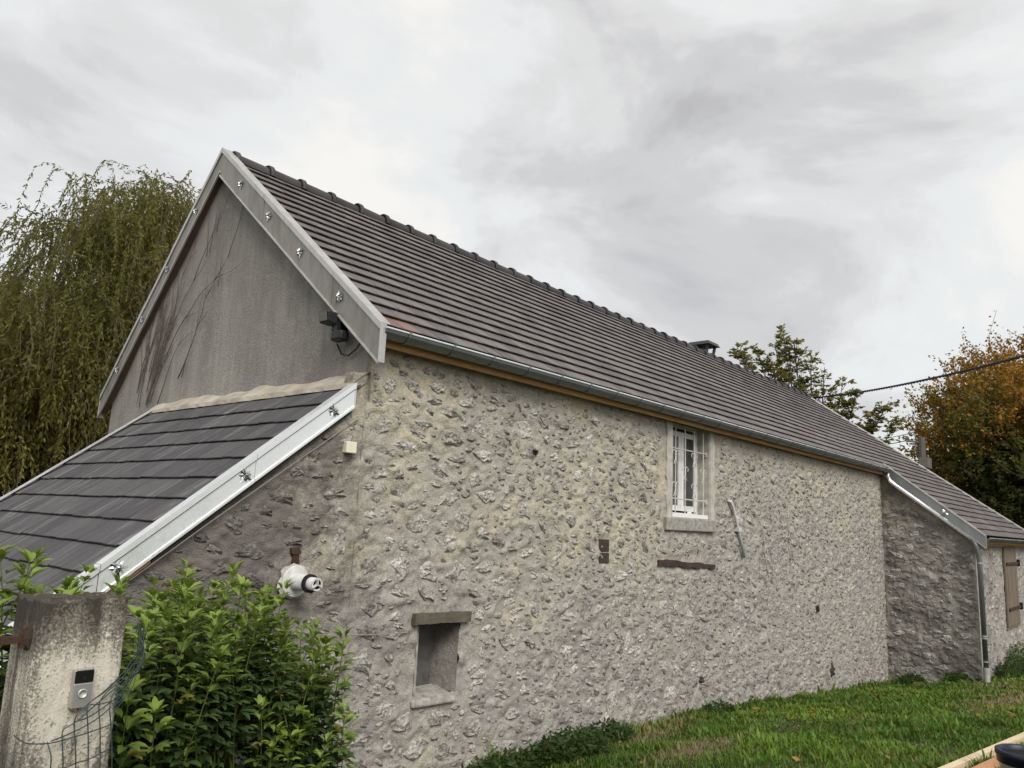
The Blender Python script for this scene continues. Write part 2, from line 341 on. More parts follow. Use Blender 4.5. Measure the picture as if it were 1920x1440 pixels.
def ground_mat():
    m, nt, b = new_mat('turf_soil'); p = pos(nt)
    a = noise(nt, p, 0.9, 5, 0.6, 0.4); f = noise(nt, p, 22, 5, 0.7)
    c = mixc(nt, ramp(nt, a, [(0.4, 0.0), (0.65, 1.0)]), (0.042, 0.062, 0.016), (0.075, 0.085, 0.025))
    c = mixc(nt, ramp(nt, f, [(0.4, 0.7), (0.6, 0.0)]), c, (0.05, 0.038, 0.022))
    s_ = nt.nodes.new('ShaderNodeSeparateXYZ'); nt.links.new(p, s_.inputs[0]); wear = None
    for (ex, ey, rx, ry) in ((8.9, -3.0, 2.2, .5), (12.6, -2.3, 1.5, .5), (3.2, -1.4, 1.0, .35), (3.9, -.45, 1.0, .35)):     # trodden earth
        q = math_(nt, 'ADD', math_(nt, 'POWER', math_(nt, 'ABSOLUTE', math_(nt, 'DIVIDE', math_(nt, 'SUBTRACT', s_.outputs[0], ex), rx)), 2.0), math_(nt, 'POWER', math_(nt, 'ABSOLUTE', math_(nt, 'DIVIDE', math_(nt, 'SUBTRACT', s_.outputs[1], ey), ry)), 2.0))
        q = math_(nt, 'SUBTRACT', 1.3, math_(nt, 'ADD', q, math_(nt, 'MULTIPLY', a, .6))); wear = q if wear is None else math_(nt, 'MAXIMUM', wear, q)
    c = mixc(nt, ramp(nt, wear, [(0.0, 0.0), (0.6, 0.9)]), c, mixc(nt, f, (0.10, 0.07, 0.045), (0.22, 0.165, 0.11)))
    nt.links.new(c, b.inputs['Base Color']); b.inputs['Roughness'].default_value = 0.95; nt.links.new(bump(nt, f, 0.8, 0.03), b.inputs['Normal']); return m
M['ground'] = ground_mat()

def post_mat():
    m, nt, b = new_mat('stained_concrete'); p = pos(nt)
    s = nt.nodes.new('ShaderNodeSeparateXYZ'); nt.links.new(p, s.inputs[0])
    run = noise(nt, vmul(nt, p, (17, 17, 1.5)), 1.0, 5, 0.62, 0.5); sp = noise(nt, p, 120, 4, 0.75); md = noise(nt, p, 14, 5, 0.65, 0.3)
    c = mixc(nt, ramp(nt, md, [(0.35, 0.0), (0.65, 1.0)]), (0.50, 0.46, 0.38), (0.62, 0.58, 0.49))
    # algae running down from the open top, and darker towards the bottom
    d = math_(nt, 'ADD', maprange(nt, s.outputs[2], 1.70, 1.92, 0.0, 0.36), math_(nt, 'ADD', math_(nt, 'MULTIPLY', run, 0.85), math_(nt, 'MULTIPLY', md, 0.30)))
    d = math_(nt, 'ADD', d, maprange(nt, s.outputs[2], 1.52, 1.36, 0.0, 0.10))
    d = math_(nt, 'ADD', d, maprange(nt, s.outputs[0], -2.78, -2.86, 0.0, 0.11))
    d = math_(nt, 'ADD', d, math_(nt, 'MULTIPLY', math_(nt, 'SUBTRACT', sp, 0.5), 0.85))
    c = mixc(nt, ramp(nt, d, [(0.58, 0.0), (0.72, 0.70), (0.92, 0.97)]), c, (0.036, 0.029, 0.022))
    c = mixc(nt, ramp(nt, noise(nt, p, 45, 4, 0.6), [(0.66, 0.0), (0.74, 0.8)]), c, (0.10, 0.085, 0.07))
    nt.links.new(c, b.inputs['Base Color']); b.inputs['Roughness'].default_value = 0.9
    nt.links.new(bump(nt, math_(nt, 'ADD', sp, math_(nt, 'MULTIPLY', md, 2.0)), 0.6, 0.006), b.inputs['Normal']); return m
M['post'] = post_mat()

# ------------------------------------------------------------------ ground
def gz(x, y):
    x = np.asarray(x, float); y = np.asarray(y, float)
    b = np.interp(x, [-9, 3, 5.7, 9.4, 14.4, 22, 60], [.05, .02, -.09, -.36, -.74, -.62, -.2])
    return b + 0.17*np.clip(-y, 0, 5.2)
xs = np.concatenate([[-600, -200, -80, -30, -14], np.arange(-8, 26, 0.2), [30, 40, 70, 150, 300, 700]])
ys = np.concatenate([[-600, -200, -80, -30, -14], np.arange(-8, 3, 0.2), [5, 10, 20, 40, 80, 200, 700]])
GX, GY = np.meshgrid(xs, ys, indexing='ij')
GZ = gz(GX, GY) + (vnoise(GX, GY, 1.1, 3)-0.5)*0.07*((np.abs(GX) < 26) & (np.abs(GY) < 10))
def gridfaces(nu, nv):
    i, j = np.meshgrid(np.arange(nu-1), np.arange(nv-1), indexing='ij'); a = i*nv+j
    return np.stack([a, a+nv, a+nv+1, a+1], -1).reshape(-1, 4)
go = arr_mesh('ground', np.stack([GX, GY, GZ], -1).reshape(-1, 3), gridfaces(len(xs), len(ys)), M['ground'], smooth=True)
tag(go, kind='structure')

# ------------------------------------------------------------------ rubble walls
CAMN = np.array(CAM)
def stone_variants(n=36):
    out = []
    for k in range(n):
        r = np.random.default_rng(900+k); m = 10; th = np.linspace(0, 2*np.pi, m, endpoint=False) + r.uniform(-.2, .2, m)
        rad = 1 + r.uniform(-.46, .25, m); rad[r.integers(0, m)] *= 0.72
        o = np.stack([np.cos(th)*rad, np.sin(th)*rad], 1)
        V = [np.c_[o*1.04, np.full(m, -0.9)], np.c_[o*(0.90+r.uniform(-.14, .06, (m, 1))), 0.35+r.uniform(-.42, .35, m)],
             np.c_[o*(0.55+r.uniform(-.15, .15, (m, 1))), 0.8+r.uniform(-.5, .4, m)], np.array([[r.uniform(-.2, .2), r.uniform(-.2, .2), 0.95+r.uniform(-.3, .2)]])]
        V = np.concatenate(V); F = []
        for ring in (0, 1):
            for i in range(m):
                a, b_, c, d = ring*m+i, ring*m+(i+1) % m, (ring+1)*m+(i+1) % m, (ring+1)*m+i
                F += [(a, b_, c), (a, c, d)]
        F += [(2*m+i, 2*m+(i+1) % m, 3*m) for i in range(m)]
        out.append((V, np.array(F)))
    return out
SV = stone_variants()
def scatter(uw, vh, sizefn, tries, ok, seed, gap):
    r = np.random.default_rng(seed); u = r.uniform(0, uw, tries); v = r.uniform(0, vh, tries); a = sizefn(u, v, r, tries)
    # the big stones are laid first, then smaller ones fill in
    order = np.argsort(-a + r.normal(0, 0.02, tries)); P = []; dens_ = np.clip((vnoise(u, v, 2.2, seed+70, 2)-.22)*2.6, 0.15, 1)
    arr = np.zeros((tries, 4)); n = 0
    for i in order:
        ai = a[i]; bi = ai*r.uniform(0.34, 0.78)
        if r.random() < 0.07: ai, bi = bi*1.0, ai*0.9
        if not ok(u[i], v[i], ai, bi) or dens_[i] < r.random()*0.8-0.12: continue
        if n:
            q = arr[:n]; dd = ((q[:, 0]-u[i])/(q[:, 2]+ai+gap))**2 + ((q[:, 1]-v[i])/(q[:, 3]+bi+gap))**2
            if (dd < 1).any(): continue
        arr[n] = (u[i], v[i], ai, bi); n += 1
        P.append((u[i], v[i], ai, bi, r.normal(-0.12, 0.28), r.uniform(0.45, 1.0)))
    return P
STONES = {}
def stone_mesh(k, mat):
    if (k, mat) not in STONES:
        V, F = SV[k]; me = bpy.data.meshes.new('stone'); me.from_pydata(V.tolist(), [], F.tolist()); me.materials.append(M[mat]); STONES[(k, mat)] = me
    return STONES[(k, mat)]
def rubble_wall(name, parent, O, U, N, uw, vh, clip, stones, mats, du=0.019, rough=0.012, seed=1, maxparts=300, label=None, fade=(1, 1)):
    O = np.array(O, float); U = np.array(U, float); N = np.array(N, float); Vv = np.array([0, 0, 1.0])
    us = np.arange(0, uw+du*0.5, du); vs = np.arange(0, vh+du*0.5, du); UU, VV = np.meshgrid(us, vs, indexing='ij')
    H = (vnoise(UU, VV, 1.3, seed, 3)-0.5)*0.030 + (vnoise(UU, VV, 9, seed+1, 3)-0.5)*rough*2.2 + (vnoise(UU, VV, 30, seed+2, 2)-0.5)*rough
    for (u, v, a, b_, ro, dp) in stones:      # mortar is smeared up against each stone
        ext = a+0.07; i0, i1 = max(0, int((u-ext)/du)), min(len(us), int((u+ext)/du)+2); j0, j1 = max(0, int((v-ext)/du)), min(len(vs), int((v+ext)/du)+2)
        if i1 <= i0 or j1 <= j0: continue
        x = UU[i0:i1, j0:j1]-u; y = VV[i0:i1, j0:j1]-v; c, s_ = math.cos(ro), math.sin(ro); xr = x*c+y*s_; yr = -x*s_+y*c
        d = np.sqrt((xr/a)**2+(yr/b_)**2); out = np.clip((d-1)*b_, 0, 1)
        H[i0:i1, j0:j1] += 0.007*np.exp(-(out/0.022)**2)*np.where(d > 0.8, 1, 0.2)
    gr2 = np.random.default_rng(seed+400)     # stones wholly covered by mortar still show as soft humps
    for _ in range(int(uw*vh*60)):
        u, v, a = gr2.uniform(0, uw), gr2.uniform(0, vh), gr2.uniform(.03, .085); b_ = a*gr2.uniform(.4, .8); ro = gr2.normal(-.1, .3); ext = a*1.3
        i0, i1 = max(0, int((u-ext)/du)), min(len(us), int((u+ext)/du)+2); j0, j1 = max(0, int((v-ext)/du)), min(len(vs), int((v+ext)/du)+2)
        if i1 <= i0 or j1 <= j0: continue
        x = UU[i0:i1, j0:j1]-u; y = VV[i0:i1, j0:j1]-v; c, s_ = math.cos(ro), math.sin(ro); d = np.sqrt(((x*c+y*s_)/a)**2+((-x*s_+y*c)/b_)**2)
        H[i0:i1, j0:j1] = np.maximum(H[i0:i1, j0:j1], H[i0:i1, j0:j1]+gr2.uniform(.004, .011)*np.clip((1.1-d)*3.5, 0, 1))
    edge = np.minimum(np.minimum(UU if fade[0] else UU+9, uw-UU if fade[1] else uw-UU+9), 0.06)/0.06; H = H*np.clip(edge, 0, 1)
    Pp = O + UU[..., None]*U + VV[..., None]*Vv + H[..., None]*N
    F = gridfaces(len(us), len(vs)); cu = UU.reshape(-1)[F].mean(1); cv_ = VV.reshape(-1)[F].mean(1); F = F[clip(cu, cv_)]
    if np.dot(np.cross(U, Vv), N) < 0: F = F[:, ::-1]
    wob = arr_mesh(name, Pp.reshape(-1, 3), F, M[mats[0]], parent, smooth=True)
    if label: wob['label'] = label
    # stones
    info = []
    for k, (u, v, a, b_, ro, dp) in enumerate(stones):
        c = O+U*u+Vv*v; d = np.linalg.norm(c-CAMN); fs = abs(np.dot(N, (c-CAMN)/d)); info.append(a*b_*fs/d**2)
    order = np.argsort(-np.array(info)) if info else []
    VS, FS, nb = [], [], 0; r = np.random.default_rng(seed+50)
    for rank, k in enumerate(order):
        u, v, a, b_, ro, dp = stones[k]; i = min(len(us)-1, int(round(u/du))); j = min(len(vs)-1, int(round(v/du)))
        dep = 0.013+0.020*dp*min(1, a/0.07); kk = int(r.integers(0, len(SV))); c = O+U*u+Vv*v+N*(H[i, j]*0.6-0.001)
        c_, s_ = math.cos(ro), math.sin(ro); A = (U*c_+Vv*s_); Bx = (-U*s_+Vv*c_)
        Mx = np.stack([A*a, Bx*b_, N*dep], 1)
        if np.linalg.det(Mx) < 0: Mx[:, 1] *= -1
        if rank < maxparts:
            o = bpy.data.objects.new('stone', stone_mesh(kk, mats[1])); COL.objects.link(o); o.parent = wob
            m4 = Matrix([[*Mx[q], c[q]] for q in range(3)] + [[0, 0, 0, 1]]); o.matrix_local = m4
        else:
            V, F_ = SV[kk]; VS.append(V @ Mx.T + c); FS.append(F_+nb); nb += len(V)
    if VS:
        o = arr_mesh('small_stones', np.concatenate(VS), np.concatenate(FS), M[mats[1]], wob); o['kind'] = 'stuff'
    return wob

barn = tag(empty('barn', (7.2, 0, 0)), 'long rubble stone barn with brown tiled roof and grey rendered gable', 'barn')
leanto = tag(empty('lean_to', (-1.5, 0, 0)), 'stone lean-to with slate grey tiles and bright zinc edges against the gable', 'lean-to')
def under(o, p):      # parent to a thing's Empty and keep the world position
    o.parent = p; o.matrix_parent_inverse = Matrix.Translation(-Vector(p.location)) if p.type == 'EMPTY' else Matrix()
    return o
_obuild = MB.build
def _build(s, name, mat, parent=None, smooth=False):
    o = _obuild(s, name, mat, None, smooth)
    if parent: under(o, parent)
    return o
MB.build = _build

# ---- south wall of the barn: u = x-0.05, v = z+1.0
WX0, WZ0 = 0.05, -1.0
WIN = (5.10, 6.16, 2.42, 3.90); NIC = (0.79, 1.30, 0.76, 1.37)
def ok_south(u, v, a, b):
    x, z = u+WX0, v+WZ0
    if z+b > 3.66 or z < -0.85: return False
    for (x0, x1, z0, z1, mg) in ((4.88, 6.30, 2.24, 3.9, 0.06), (0.70, 1.40, 0.74, 1.48, 0.03), (3.46, 3.70, 1.84, 2.13, 0.02), (4.76, 6.3, 1.76, 1.90, 0.02)):
        if x0-mg-a < x < x1+mg+a and z0-mg-b < z < z1+mg+b: return False
    if z > 3.45 and random.random() < 0.75: return False
    return u-a > 0.015
def size_south(u, v, r, n):
    x = u+WX0; big = np.clip(1.6-x*0.75, 0, 1); s = np.exp(r.normal(-3.08, 0.50, n))*(1+0.55*big)
    return np.clip(s, 0.021, 0.17)
def clip_south(cu, cv):
    x, z = cu+WX0, cv+WZ0
    return (z < 3.72) & ~((x > WIN[0]) & (x < WIN[1]) & (z > WIN[2])) & ~((x > NIC[0]) & (x < NIC[1]) & (z > NIC[2]) & (z < NIC[3]))
st = scatter(14.4, 4.75, size_south, 42000, ok_south, 11, -0.010)
ws = rubble_wall('stone_wall', None, (WX0, 0, WZ0), (1, 0, 0), (0, -1, 0), 14.38, 4.75, clip_south, st, ('mortar', 'stone'), seed=3, maxparts=260, label='long rubble wall of pale stones set in beige mortar')
under(ws, barn)

# ---- lean-to south wall
LS = 0.791
def lt_top(x): return 3.29 + LS*(x+0.10)
def ok_lt(u, v, a, b):
    x, z = u-3.05, v-0.4
    if (x+0.48)**2 + (z-1.76)**2 < (0.16+a)**2: return False
    return z+b < lt_top(x-a)-0.20 and x+a < 0.035
def clip_lt(cu, cv): return (cv-0.4 < lt_top(cu-3.05)-0.10) & (cv-0.4 < 3.14)
def size_lt(u, v, r, n): return np.clip(np.exp(r.normal(-2.85, 0.45, n))*1.35, 0.026, 0.16)
st2 = scatter(3.08, 3.8, size_lt, 3600, ok_lt, 23, 0.0)
wl = rubble_wall('stone_wall', None, (-3.05, 0.0, -0.4), (1, 0, 0), (0, -1, 0), 3.18, 3.8, clip_lt, st2, ('mortar', 'stone'), seed=9, maxparts=250, rough=0.015, fade=(1, 0))
under(wl, leanto)

# ---- annex walls
EX, EY = 14.30, -1.75
RT = 0.7945; E0y, E0z = -0.20, 3.76                 # tile plane of the south slope: z = E0z + RT*(y-E0y)
def rz(y): return E0z + RT*(y-E0y)
def clip_side(cu, cv): return cv-1.0 < rz(-cu)-0.12
def size_side(u, v, r, n): return np.clip(np.exp(r.normal(-2.75, 0.45, n))*1.2, 0.03, 0.16)
st3 = scatter(1.75, 4.6, size_side, 2200, lambda u, v, a, b: v-1.0+b < rz(-u-a)-0.35 and a < u < 1.74-a, 31, 0.004)
wside = rubble_wall('annex_side_wall', None, (EX, 0.0, -1.0), (0, -1, 0), (-1, 0, 0), 1.75, 4.7, clip_side, st3, ('mortar_dark', 'stone_dark'), seed=15, maxparts=40, rough=0.022, label='dark lichen-covered side wall below the sloping downpipe')
under(wside, barn)
SHX0, SHX1, SHZ0, SHZ1 = 17.25, 18.85, 0.42, 2.24
st4 = scatter(7.2, 3.4, size_side, 1500, lambda u, v, a, b: v-1.0+b < 2.2 and not (SHX0-EX-.1-a < u < SHX1-EX+.1+a and SHZ0-.1-b < v-1 < 2.3) and u > a, 37, 0.004)
wfront = rubble_wall('annex_front_wall', None, (EX, EY, -1.0), (1, 0, 0), (0, -1, 0), 7.2, 3.3, lambda cu, cv: cv > -9, st4, ('mortar_far', 'stone_far'), seed=21, du=0.03, maxparts=0)
under(wfront, barn)

# ---- gable wall (rendered) with its own thickness
RY, RZ_ = 2.72, 6.10
mb = MB()
gp = [(-0.014, -1.0), (5.0, -1.0), (5.0, 3.62), (2.72, 6.06), (-0.014, 3.80)]
n0 = 5; ys_ = np.linspace(-0.014, 5.0, 60)
def gtop(y): return 3.80+(y+0.014)*(6.06-3.80)/(2.734) if y < 2.72 else 6.06-(y-2.72)*(6.06-3.62)/2.28
nv = 70
Y2 = np.repeat(ys_[:, None], nv, 1); T2 = np.repeat(np.array([gtop(y) for y in ys_])[:, None], nv, 1); Z2 = -1.0+(T2+1.0)*np.linspace(0, 1, nv)[None]
X2 = 0.05+(vnoise(Y2, Z2, 0.9, 77, 2)-.5)*.05; X2[0] = X2[-1] = 0.05
V = np.stack([X2, Y2, Z2], -1).reshape(-1, 3); F = gridfaces(60, nv)[:, ::-1]
gw = arr_mesh('gable_wall', V, F, M['gable'], None, smooth=True); gw['label'] = 'grey roughcast gable wall streaked with stains'; under(gw, barn)
mb = MB().box(0.06, 14.35, 4.7, 5.0, -1.0, 3.55).quad((0.06, 5.0, -1), (0.06, 0.3, -1), (0.06, 0.3, 3.6), (0.06, 5.0, 3.6)); mb.build('rear_wall', M['gable'], barn)

# ------------------------------------------------------------------ main roof tiles
ANG = math.atan(RT); CA, SA = math.cos(ANG), math.sin(ANG)
SLEN = (RY-E0y)/CA; G = SLEN/17; TW = 0.208
def hip_x(y): return 17.6 + (RY-y)*0.985
def tile_variant(k, L=0.265, W=TW, th=0.014, nose=0.047, tail=0.012):
    r = random.Random(50+k); hw = W/2-0.0042; sk = r.uniform(-0.002, 0.002); jt = [r.uniform(-0.0018, 0.0018) for _ in range(4)]
    V = []
    for x, j in ((-hw, 0), (hw, 1)):
        V += [(x+sk, 0.030, nose-0.034+jt[j]), (x+sk, 0.003, nose-0.011+jt[j]), (x+sk*.8, 0.000, nose-0.004+jt[j]), (x+sk*.6, 0.007, nose+jt[j]), (x, L*0.5, nose-(nose-tail)*0.5+jt[j+2]*0.6), (x, L, tail), (x, L, tail-th)]
    F = [(i, i+7, i+8, i+1) for i in range(6)] + [(0, 1, 2, 3, 4, 5, 6), (13, 12, 11, 10, 9, 8, 7), (6, 13, 7, 0)]
    return V, F
TV = [tile_variant(k) for k in range(8)]
def slope_matrix(x, y, z, ca, sa, sgn=1):
    return Matrix(((1, 0, 0, x), (0, ca, -sa, y), (0, sa, ca, z), (0, 0, 0, 1)))
roof = MB()
hx = lambda y: (hip_x(y))
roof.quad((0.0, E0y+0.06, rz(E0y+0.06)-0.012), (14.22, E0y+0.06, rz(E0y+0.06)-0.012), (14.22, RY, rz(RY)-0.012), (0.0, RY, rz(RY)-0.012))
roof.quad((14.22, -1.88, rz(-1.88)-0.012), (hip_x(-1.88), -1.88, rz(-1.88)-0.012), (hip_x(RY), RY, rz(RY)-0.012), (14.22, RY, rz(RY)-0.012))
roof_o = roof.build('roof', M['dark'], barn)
roof_o['label'] = 'brown-grey flat clay tile roof with rows of dark shadow lines'
north = MB().hexa([(0.0, RY, 6.02), (0.0, 5.2, 3.44), (17.6, 5.2, 3.44), (17.6, RY, 6.02), (0.0, RY, 6.07), (0.0, 5.2, 3.5), (17.6, 5.2, 3.5), (17.6, RY, 6.07)]).build('rear_slope', M['tile'], barn)
hipo = MB().quad((hip_x(-1.9)-0.02, -1.9, rz(-1.9)-0.02), (22.0, 5.2, 2.3), (17.58, RY, rz(RY)-0.02)).build('hip_slope', M['tile'], barn)
cand = []
for i in range(-10, 17):
    y = E0y + i*G*CA; z = rz(y); off = 0.5*TW if i % 2 else 0
    x0 = (0.02 if i >= 0 else 14.26) - off; n = int((hip_x(y)-x0)/TW)+1
    for k in range(n):
        x = x0+(k+0.5)*TW
        lo = 0.0 if i >= 0 else 14.20; half = x-TW*0.5 < lo-0.03
        if half: x += TW*0.25
        if x > hip_x(y+0.1)-0.02: continue
        d2 = (Vector((x, y, z))-CAM).length_squared
        # a gentle sag in the far stretch of the old rafters
        sag = -0.03*math.exp(-((x-13.2)/2.2)**2)*math.sin(max(0, min(1, (i+1)/17))*math.pi)
        cand.append((d2, x, y, z+sag, i, half))
cand.sort(); tile_me = []
for V, F in TV:
    me = bpy.data.meshes.new('tile'); me.from_pydata(V, [], F); me.materials.append(M['tile']); tile_me.append(me)
red_me = [m_.copy() for m_ in tile_me[:2]]
for m_ in red_me: m_.materials.clear(); m_.materials.append(M['red_tile'])
VS, FS, CS, nb = [], [], [], 0
for rank, (d2, x, y, z, i, k) in enumerate(cand):
    tk = random.randrange(8); mx = slope_matrix(x, y, z, CA, SA) @ Matrix.Rotation(random.gauss(0, 0.004), 4, 'Z') @ Matrix.Rotation(random.gauss(0, 0.006), 4, 'Y')
    if k: mx = mx @ Matrix.Diagonal((.5, 1, 1, 1))
    if rank < 300:
        o = bpy.data.objects.new('tile', tile_me[tk]); COL.objects.link(o); o.parent = roof_o; o.matrix_local = mx
        if i == 0 and x < 0.45: o.data = red_me[tk % 2]; o['label'] = 'terracotta tile at the eave corner'
    else:
        A = np.array(mx); V = np.array(TV[tk][0]) @ A[:3, :3].T + A[:3, 3]; VS.append(V); CS.append(np.full((14, 3), random.random())); FS.append(nb); nb += 14
allF = [tuple(q+o_ for q in f) for o_ in FS for f in TV[0][1]]
me = bpy.data.meshes.new('far_tiles'); me.from_pydata(np.concatenate(VS).tolist(), [], allF)
at = me.color_attributes.new('col', 'FLOAT_COLOR', 'POINT'); at.data.foreach_set('color', np.c_[np.concatenate(CS), np.ones(nb)].astype(np.float32).ravel())
fo = link('far_tiles', me, M['tile'], roof_o); fo['kind'] = 'stuff'

# ridge tiles
def ridge_mesh():
    m = MB(); L, n = 0.455, 10
    prof = [(0.0, 0.122), (0.012, 0.131), (0.055, 0.131), (0.07, 0.106), (L, 0.099)]
    for (x, r_) in prof:
        for k in range(n+1):
            th = math.pi*(-0.06+1.12*k/n); m.v.append((x, -math.cos(th)*r_, math.sin(th)*r_))
    for a in range(len(prof)-1):
        for k in range(n):
            q = a*(n+1)+k; m.f.append((q, q+n+1, q+n+2, q+1))
    for k in range(n): m.f.append((k, k+1, n+1+k+1, n+1+k)) if False else None
    m.f = [f for f in m.f if f]
    m.f.append(tuple(range(n, -1, -1)))
    me = bpy.data.meshes.new('ridge_tile'); me.from_pydata(m.v, [], m.f); me.materials.append(M['ridge']); me.polygons.foreach_set('use_smooth', [True]*len(me.polygons)); return me
rme = ridge_mesh()
for k in range(41):
    x = 0.06+0.43*k; o = bpy.data.objects.new('ridge_tile', rme); COL.objects.link(o); o.parent = roof_o
    o.location = (x, RY, rz(RY)-0.012-0.03*math.exp(-((x-13.5)/2.0)**2)+random.uniform(-.004, .004)); o.rotation_euler = (random.gauss(0, 0.02), random.gauss(0, 0.006), random.gauss(0, 0.008))
# zinc strip down the hip
mb = MB()
a = Vector((17.6, RY, rz(RY)+0.03)); b_ = Vector((hip_x(-1.95), -1.95, rz(-1.95)+0.03)); mb.bar(a, b_, 0.10, 0.035)
mb.build('hip_strip', M['zinc_edge'], barn)
# vent cowl behind the ridge
v = MB(); cx, cy = 12.0, 3.05; v.box(cx-.19, cx+.19, cy-.19, cy+.19, 5.5, 6.24); vo = v.build('vent_stack', M['ridge'], barn)
c = MB()
for sx_ in (-1, 1):
    for sy in (-1, 1): c.bar((cx+sx_*.16, cy+sy*.16, 6.23), (cx+sx_*.19, cy+sy*.19, 6.44), 0.05, 0.05, (0, 1, 0))
c.hexa([(cx-.28, cy-.28, 6.43), (cx+.28, cy-.28, 6.43), (cx+.28, cy+.28, 6.43), (cx-.28, cy+.28, 6.43), (cx-.24, cy-.24, 6.51), (cx+.24, cy-.24, 6.51), (cx+.24, cy+.24, 6.51), (cx-.24, cy+.24, 6.51)])
vc = c.build('vent_cap', M['ridge']); vc.parent = vo

# ------------------------------------------------------------------ zinc bargeboards
def rosette_mesh():
    m = MB(); r_ = random.Random(4)
    for layer, (n, R0, zo) in enumerate(((8, 0.072, 0.004), (6, 0.045, 0.016))):
        for k in range(n):
            th = 2*math.pi*k/n+layer*0.4+r_.uniform(-.12, .12); c_, s_ = math.cos(th), math.sin(th); w_ = R0*0.24; RR = R0*r_.uniform(.8, 1.15)
            b = len(m.v); P = [(0.006, 0, 0), (RR*0.5, -w_, -.004), (RR, 0, -0.002+r_.uniform(-.003, .008)), (RR*0.5, w_, -.004), (RR*0.45, 0, 0.010)]
            m.v += [(x*c_-y*s_, x*s_+y*c_, z+zo) for x, y, z in P]
            m.f += [(b, b+1, b+4), (b+1, b+2, b+4), (b+2, b+3, b+4), (b+3, b, b+4)]
    m.lathe([(0.013, 0.012), (0.011, 0.024), (0.002, 0.028)], (0, 0, 0), (0, 0, 1), 8)
    me = bpy.data.meshes.new('rosette'); me.from_pydata(m.v, [], m.f); me.materials.append(M['shiny']); return me
RME = rosette_mesh()
def rosette(parent, p, nrm, spin=0.0, s=1.0):
    o = bpy.data.objects.new('rosette', RME); COL.objects.link(o)
    q = Vector(nrm).to_track_quat('Z', 'Y').to_matrix().to_4x4(); mx = Matrix.Translation(p) @ q @ Matrix.Rotation(spin, 4, 'Z') @ Matrix.Diagonal((s, s, s, 1))
    o.parent = parent; o.matrix_local = mx; return o
def barge(parent, A, B, joints, hgt, nrm, inward, mat, edgemat, flange=0.10, ros=(), groove=0.055, endcap=True, label=None, rs=1.0):
    """vertical zinc board from A (top) to B (bottom end); nrm faces out, inward = direction of the folded top flange"""
    A, B, nrm, inward = Vector(A), Vector(B), Vector(nrm), Vector(inward); up = Vector((0, 0, 1)); ts = [0]+list(joints)+[1]; out = []
    d = (B-A).normalized()
    for k in range(len(ts)-1):
        a = A.lerp(B, ts[k]); b = A.lerp(B, ts[k+1]); lift = nrm*(0.0025*(k % 2)); gap = d*0.003
        a = a+lift+gap; b = b+lift-gap
        m = MB()
        def slab(p, q, z0, z1, t0, t1):
            m.hexa([p+nrm*t0+up*z0, q+nrm*t0+up*z0, q+nrm*t1+up*z0, p+nrm*t1+up*z0, p+nrm*t0+up*z1, q+nrm*t0+up*z1, q+nrm*t1+up*z1, p+nrm*t1+up*z1])
        slab(a, b, -hgt, -groove-0.009, -0.006, 0.0)
        bo = m.build('bargeboard', M[mat], parent); 
        if label: bo['label'] = label
        e = MB(); m = e
        slab(a, b, -groove+0.002, 0.0, -0.008, 0.013)
        # top flange lying over the tiles
        m.hexa([a+nrm*0.013, b+nrm*0.013, b+inward*flange, a+inward*flange, a+nrm*0.013+up*0.006, b+nrm*0.013+up*0.006, b+inward*flange+up*0.006, a+inward*flange+up*0.006])
        slab(a, b, -hgt-0.014, -hgt+0.006, -0.008, 0.012)
        eo = e.build('folded_edge', M[edgemat]); eo.parent = bo; eo.matrix_parent_inverse = Matrix(); 
        eo.location = (0, 0, 0)
        out.append((bo, a, b, ts[k], ts[k+1]))
    if endcap:
        b = B; m = MB(); t = d*0.006
        m.hexa([b-up*hgt+nrm*0.006, b-up*hgt-nrm*0.06, b-nrm*0.06, b+nrm*0.006, b-up*hgt+nrm*0.006+t, b-up*hgt-nrm*0.06+t, b-nrm*0.06+t, b+nrm*0.006+t])
        m.build('end_cap', M[edgemat], parent)
    for tr in ros:
        c = A.lerp(B, tr)-up*(hgt*0.52)+nrm*0.008
        for (bo, a, b, t0, t1) in out:
            if t0 <= tr < t1: rosette(bo, c, nrm, random.uniform(0, 1), rs); break
    return out
# gable: right (south) run and left (north) run, meeting at the apex
AP = (-0.045, 2.72, 6.19)
barge(barn, AP, (-0.045, -0.255, 3.785), (0.127, 0.335, 0.545, 0.765), 0.32, (-1, 0, 0), (1, 0, 0), 'zinc_old', 'zinc_edge', ros=(0.165, 0.372, 0.58, 0.805), rs=.82)
barge(barn, AP, (-0.045, 5.14, 3.585), (0.16, 0.39, 0.60, 0.82), 0.27, (-1, 0, 0), (1, 0, 0), 'zinc_old', 'zinc_edge', ros=(0.19, 0.415, 0.62, 0.835), rs=.72)
for B, off in (((0, -0.22, 3.76), .27), ((0, 5.10, 3.57), .20)):
    m = MB(); A = Vector((0.0, 2.72, 6.15)); B = Vector(B); u = Vector((0, 0, 1))
    m.hexa([A+Vector((-.03, 0, -off)), B+Vector((-.03, 0, -off)), B+Vector((.045, 0, -off)), A+Vector((.045, 0, -off)), A+Vector((-.03, 0, -.05)), B+Vector((-.03, 0, -.05)), B+Vector((.045, 0, -.05)), A+Vector((.045, 0, -.05))])
    m.build('verge_rafter', M['rafter'], barn)
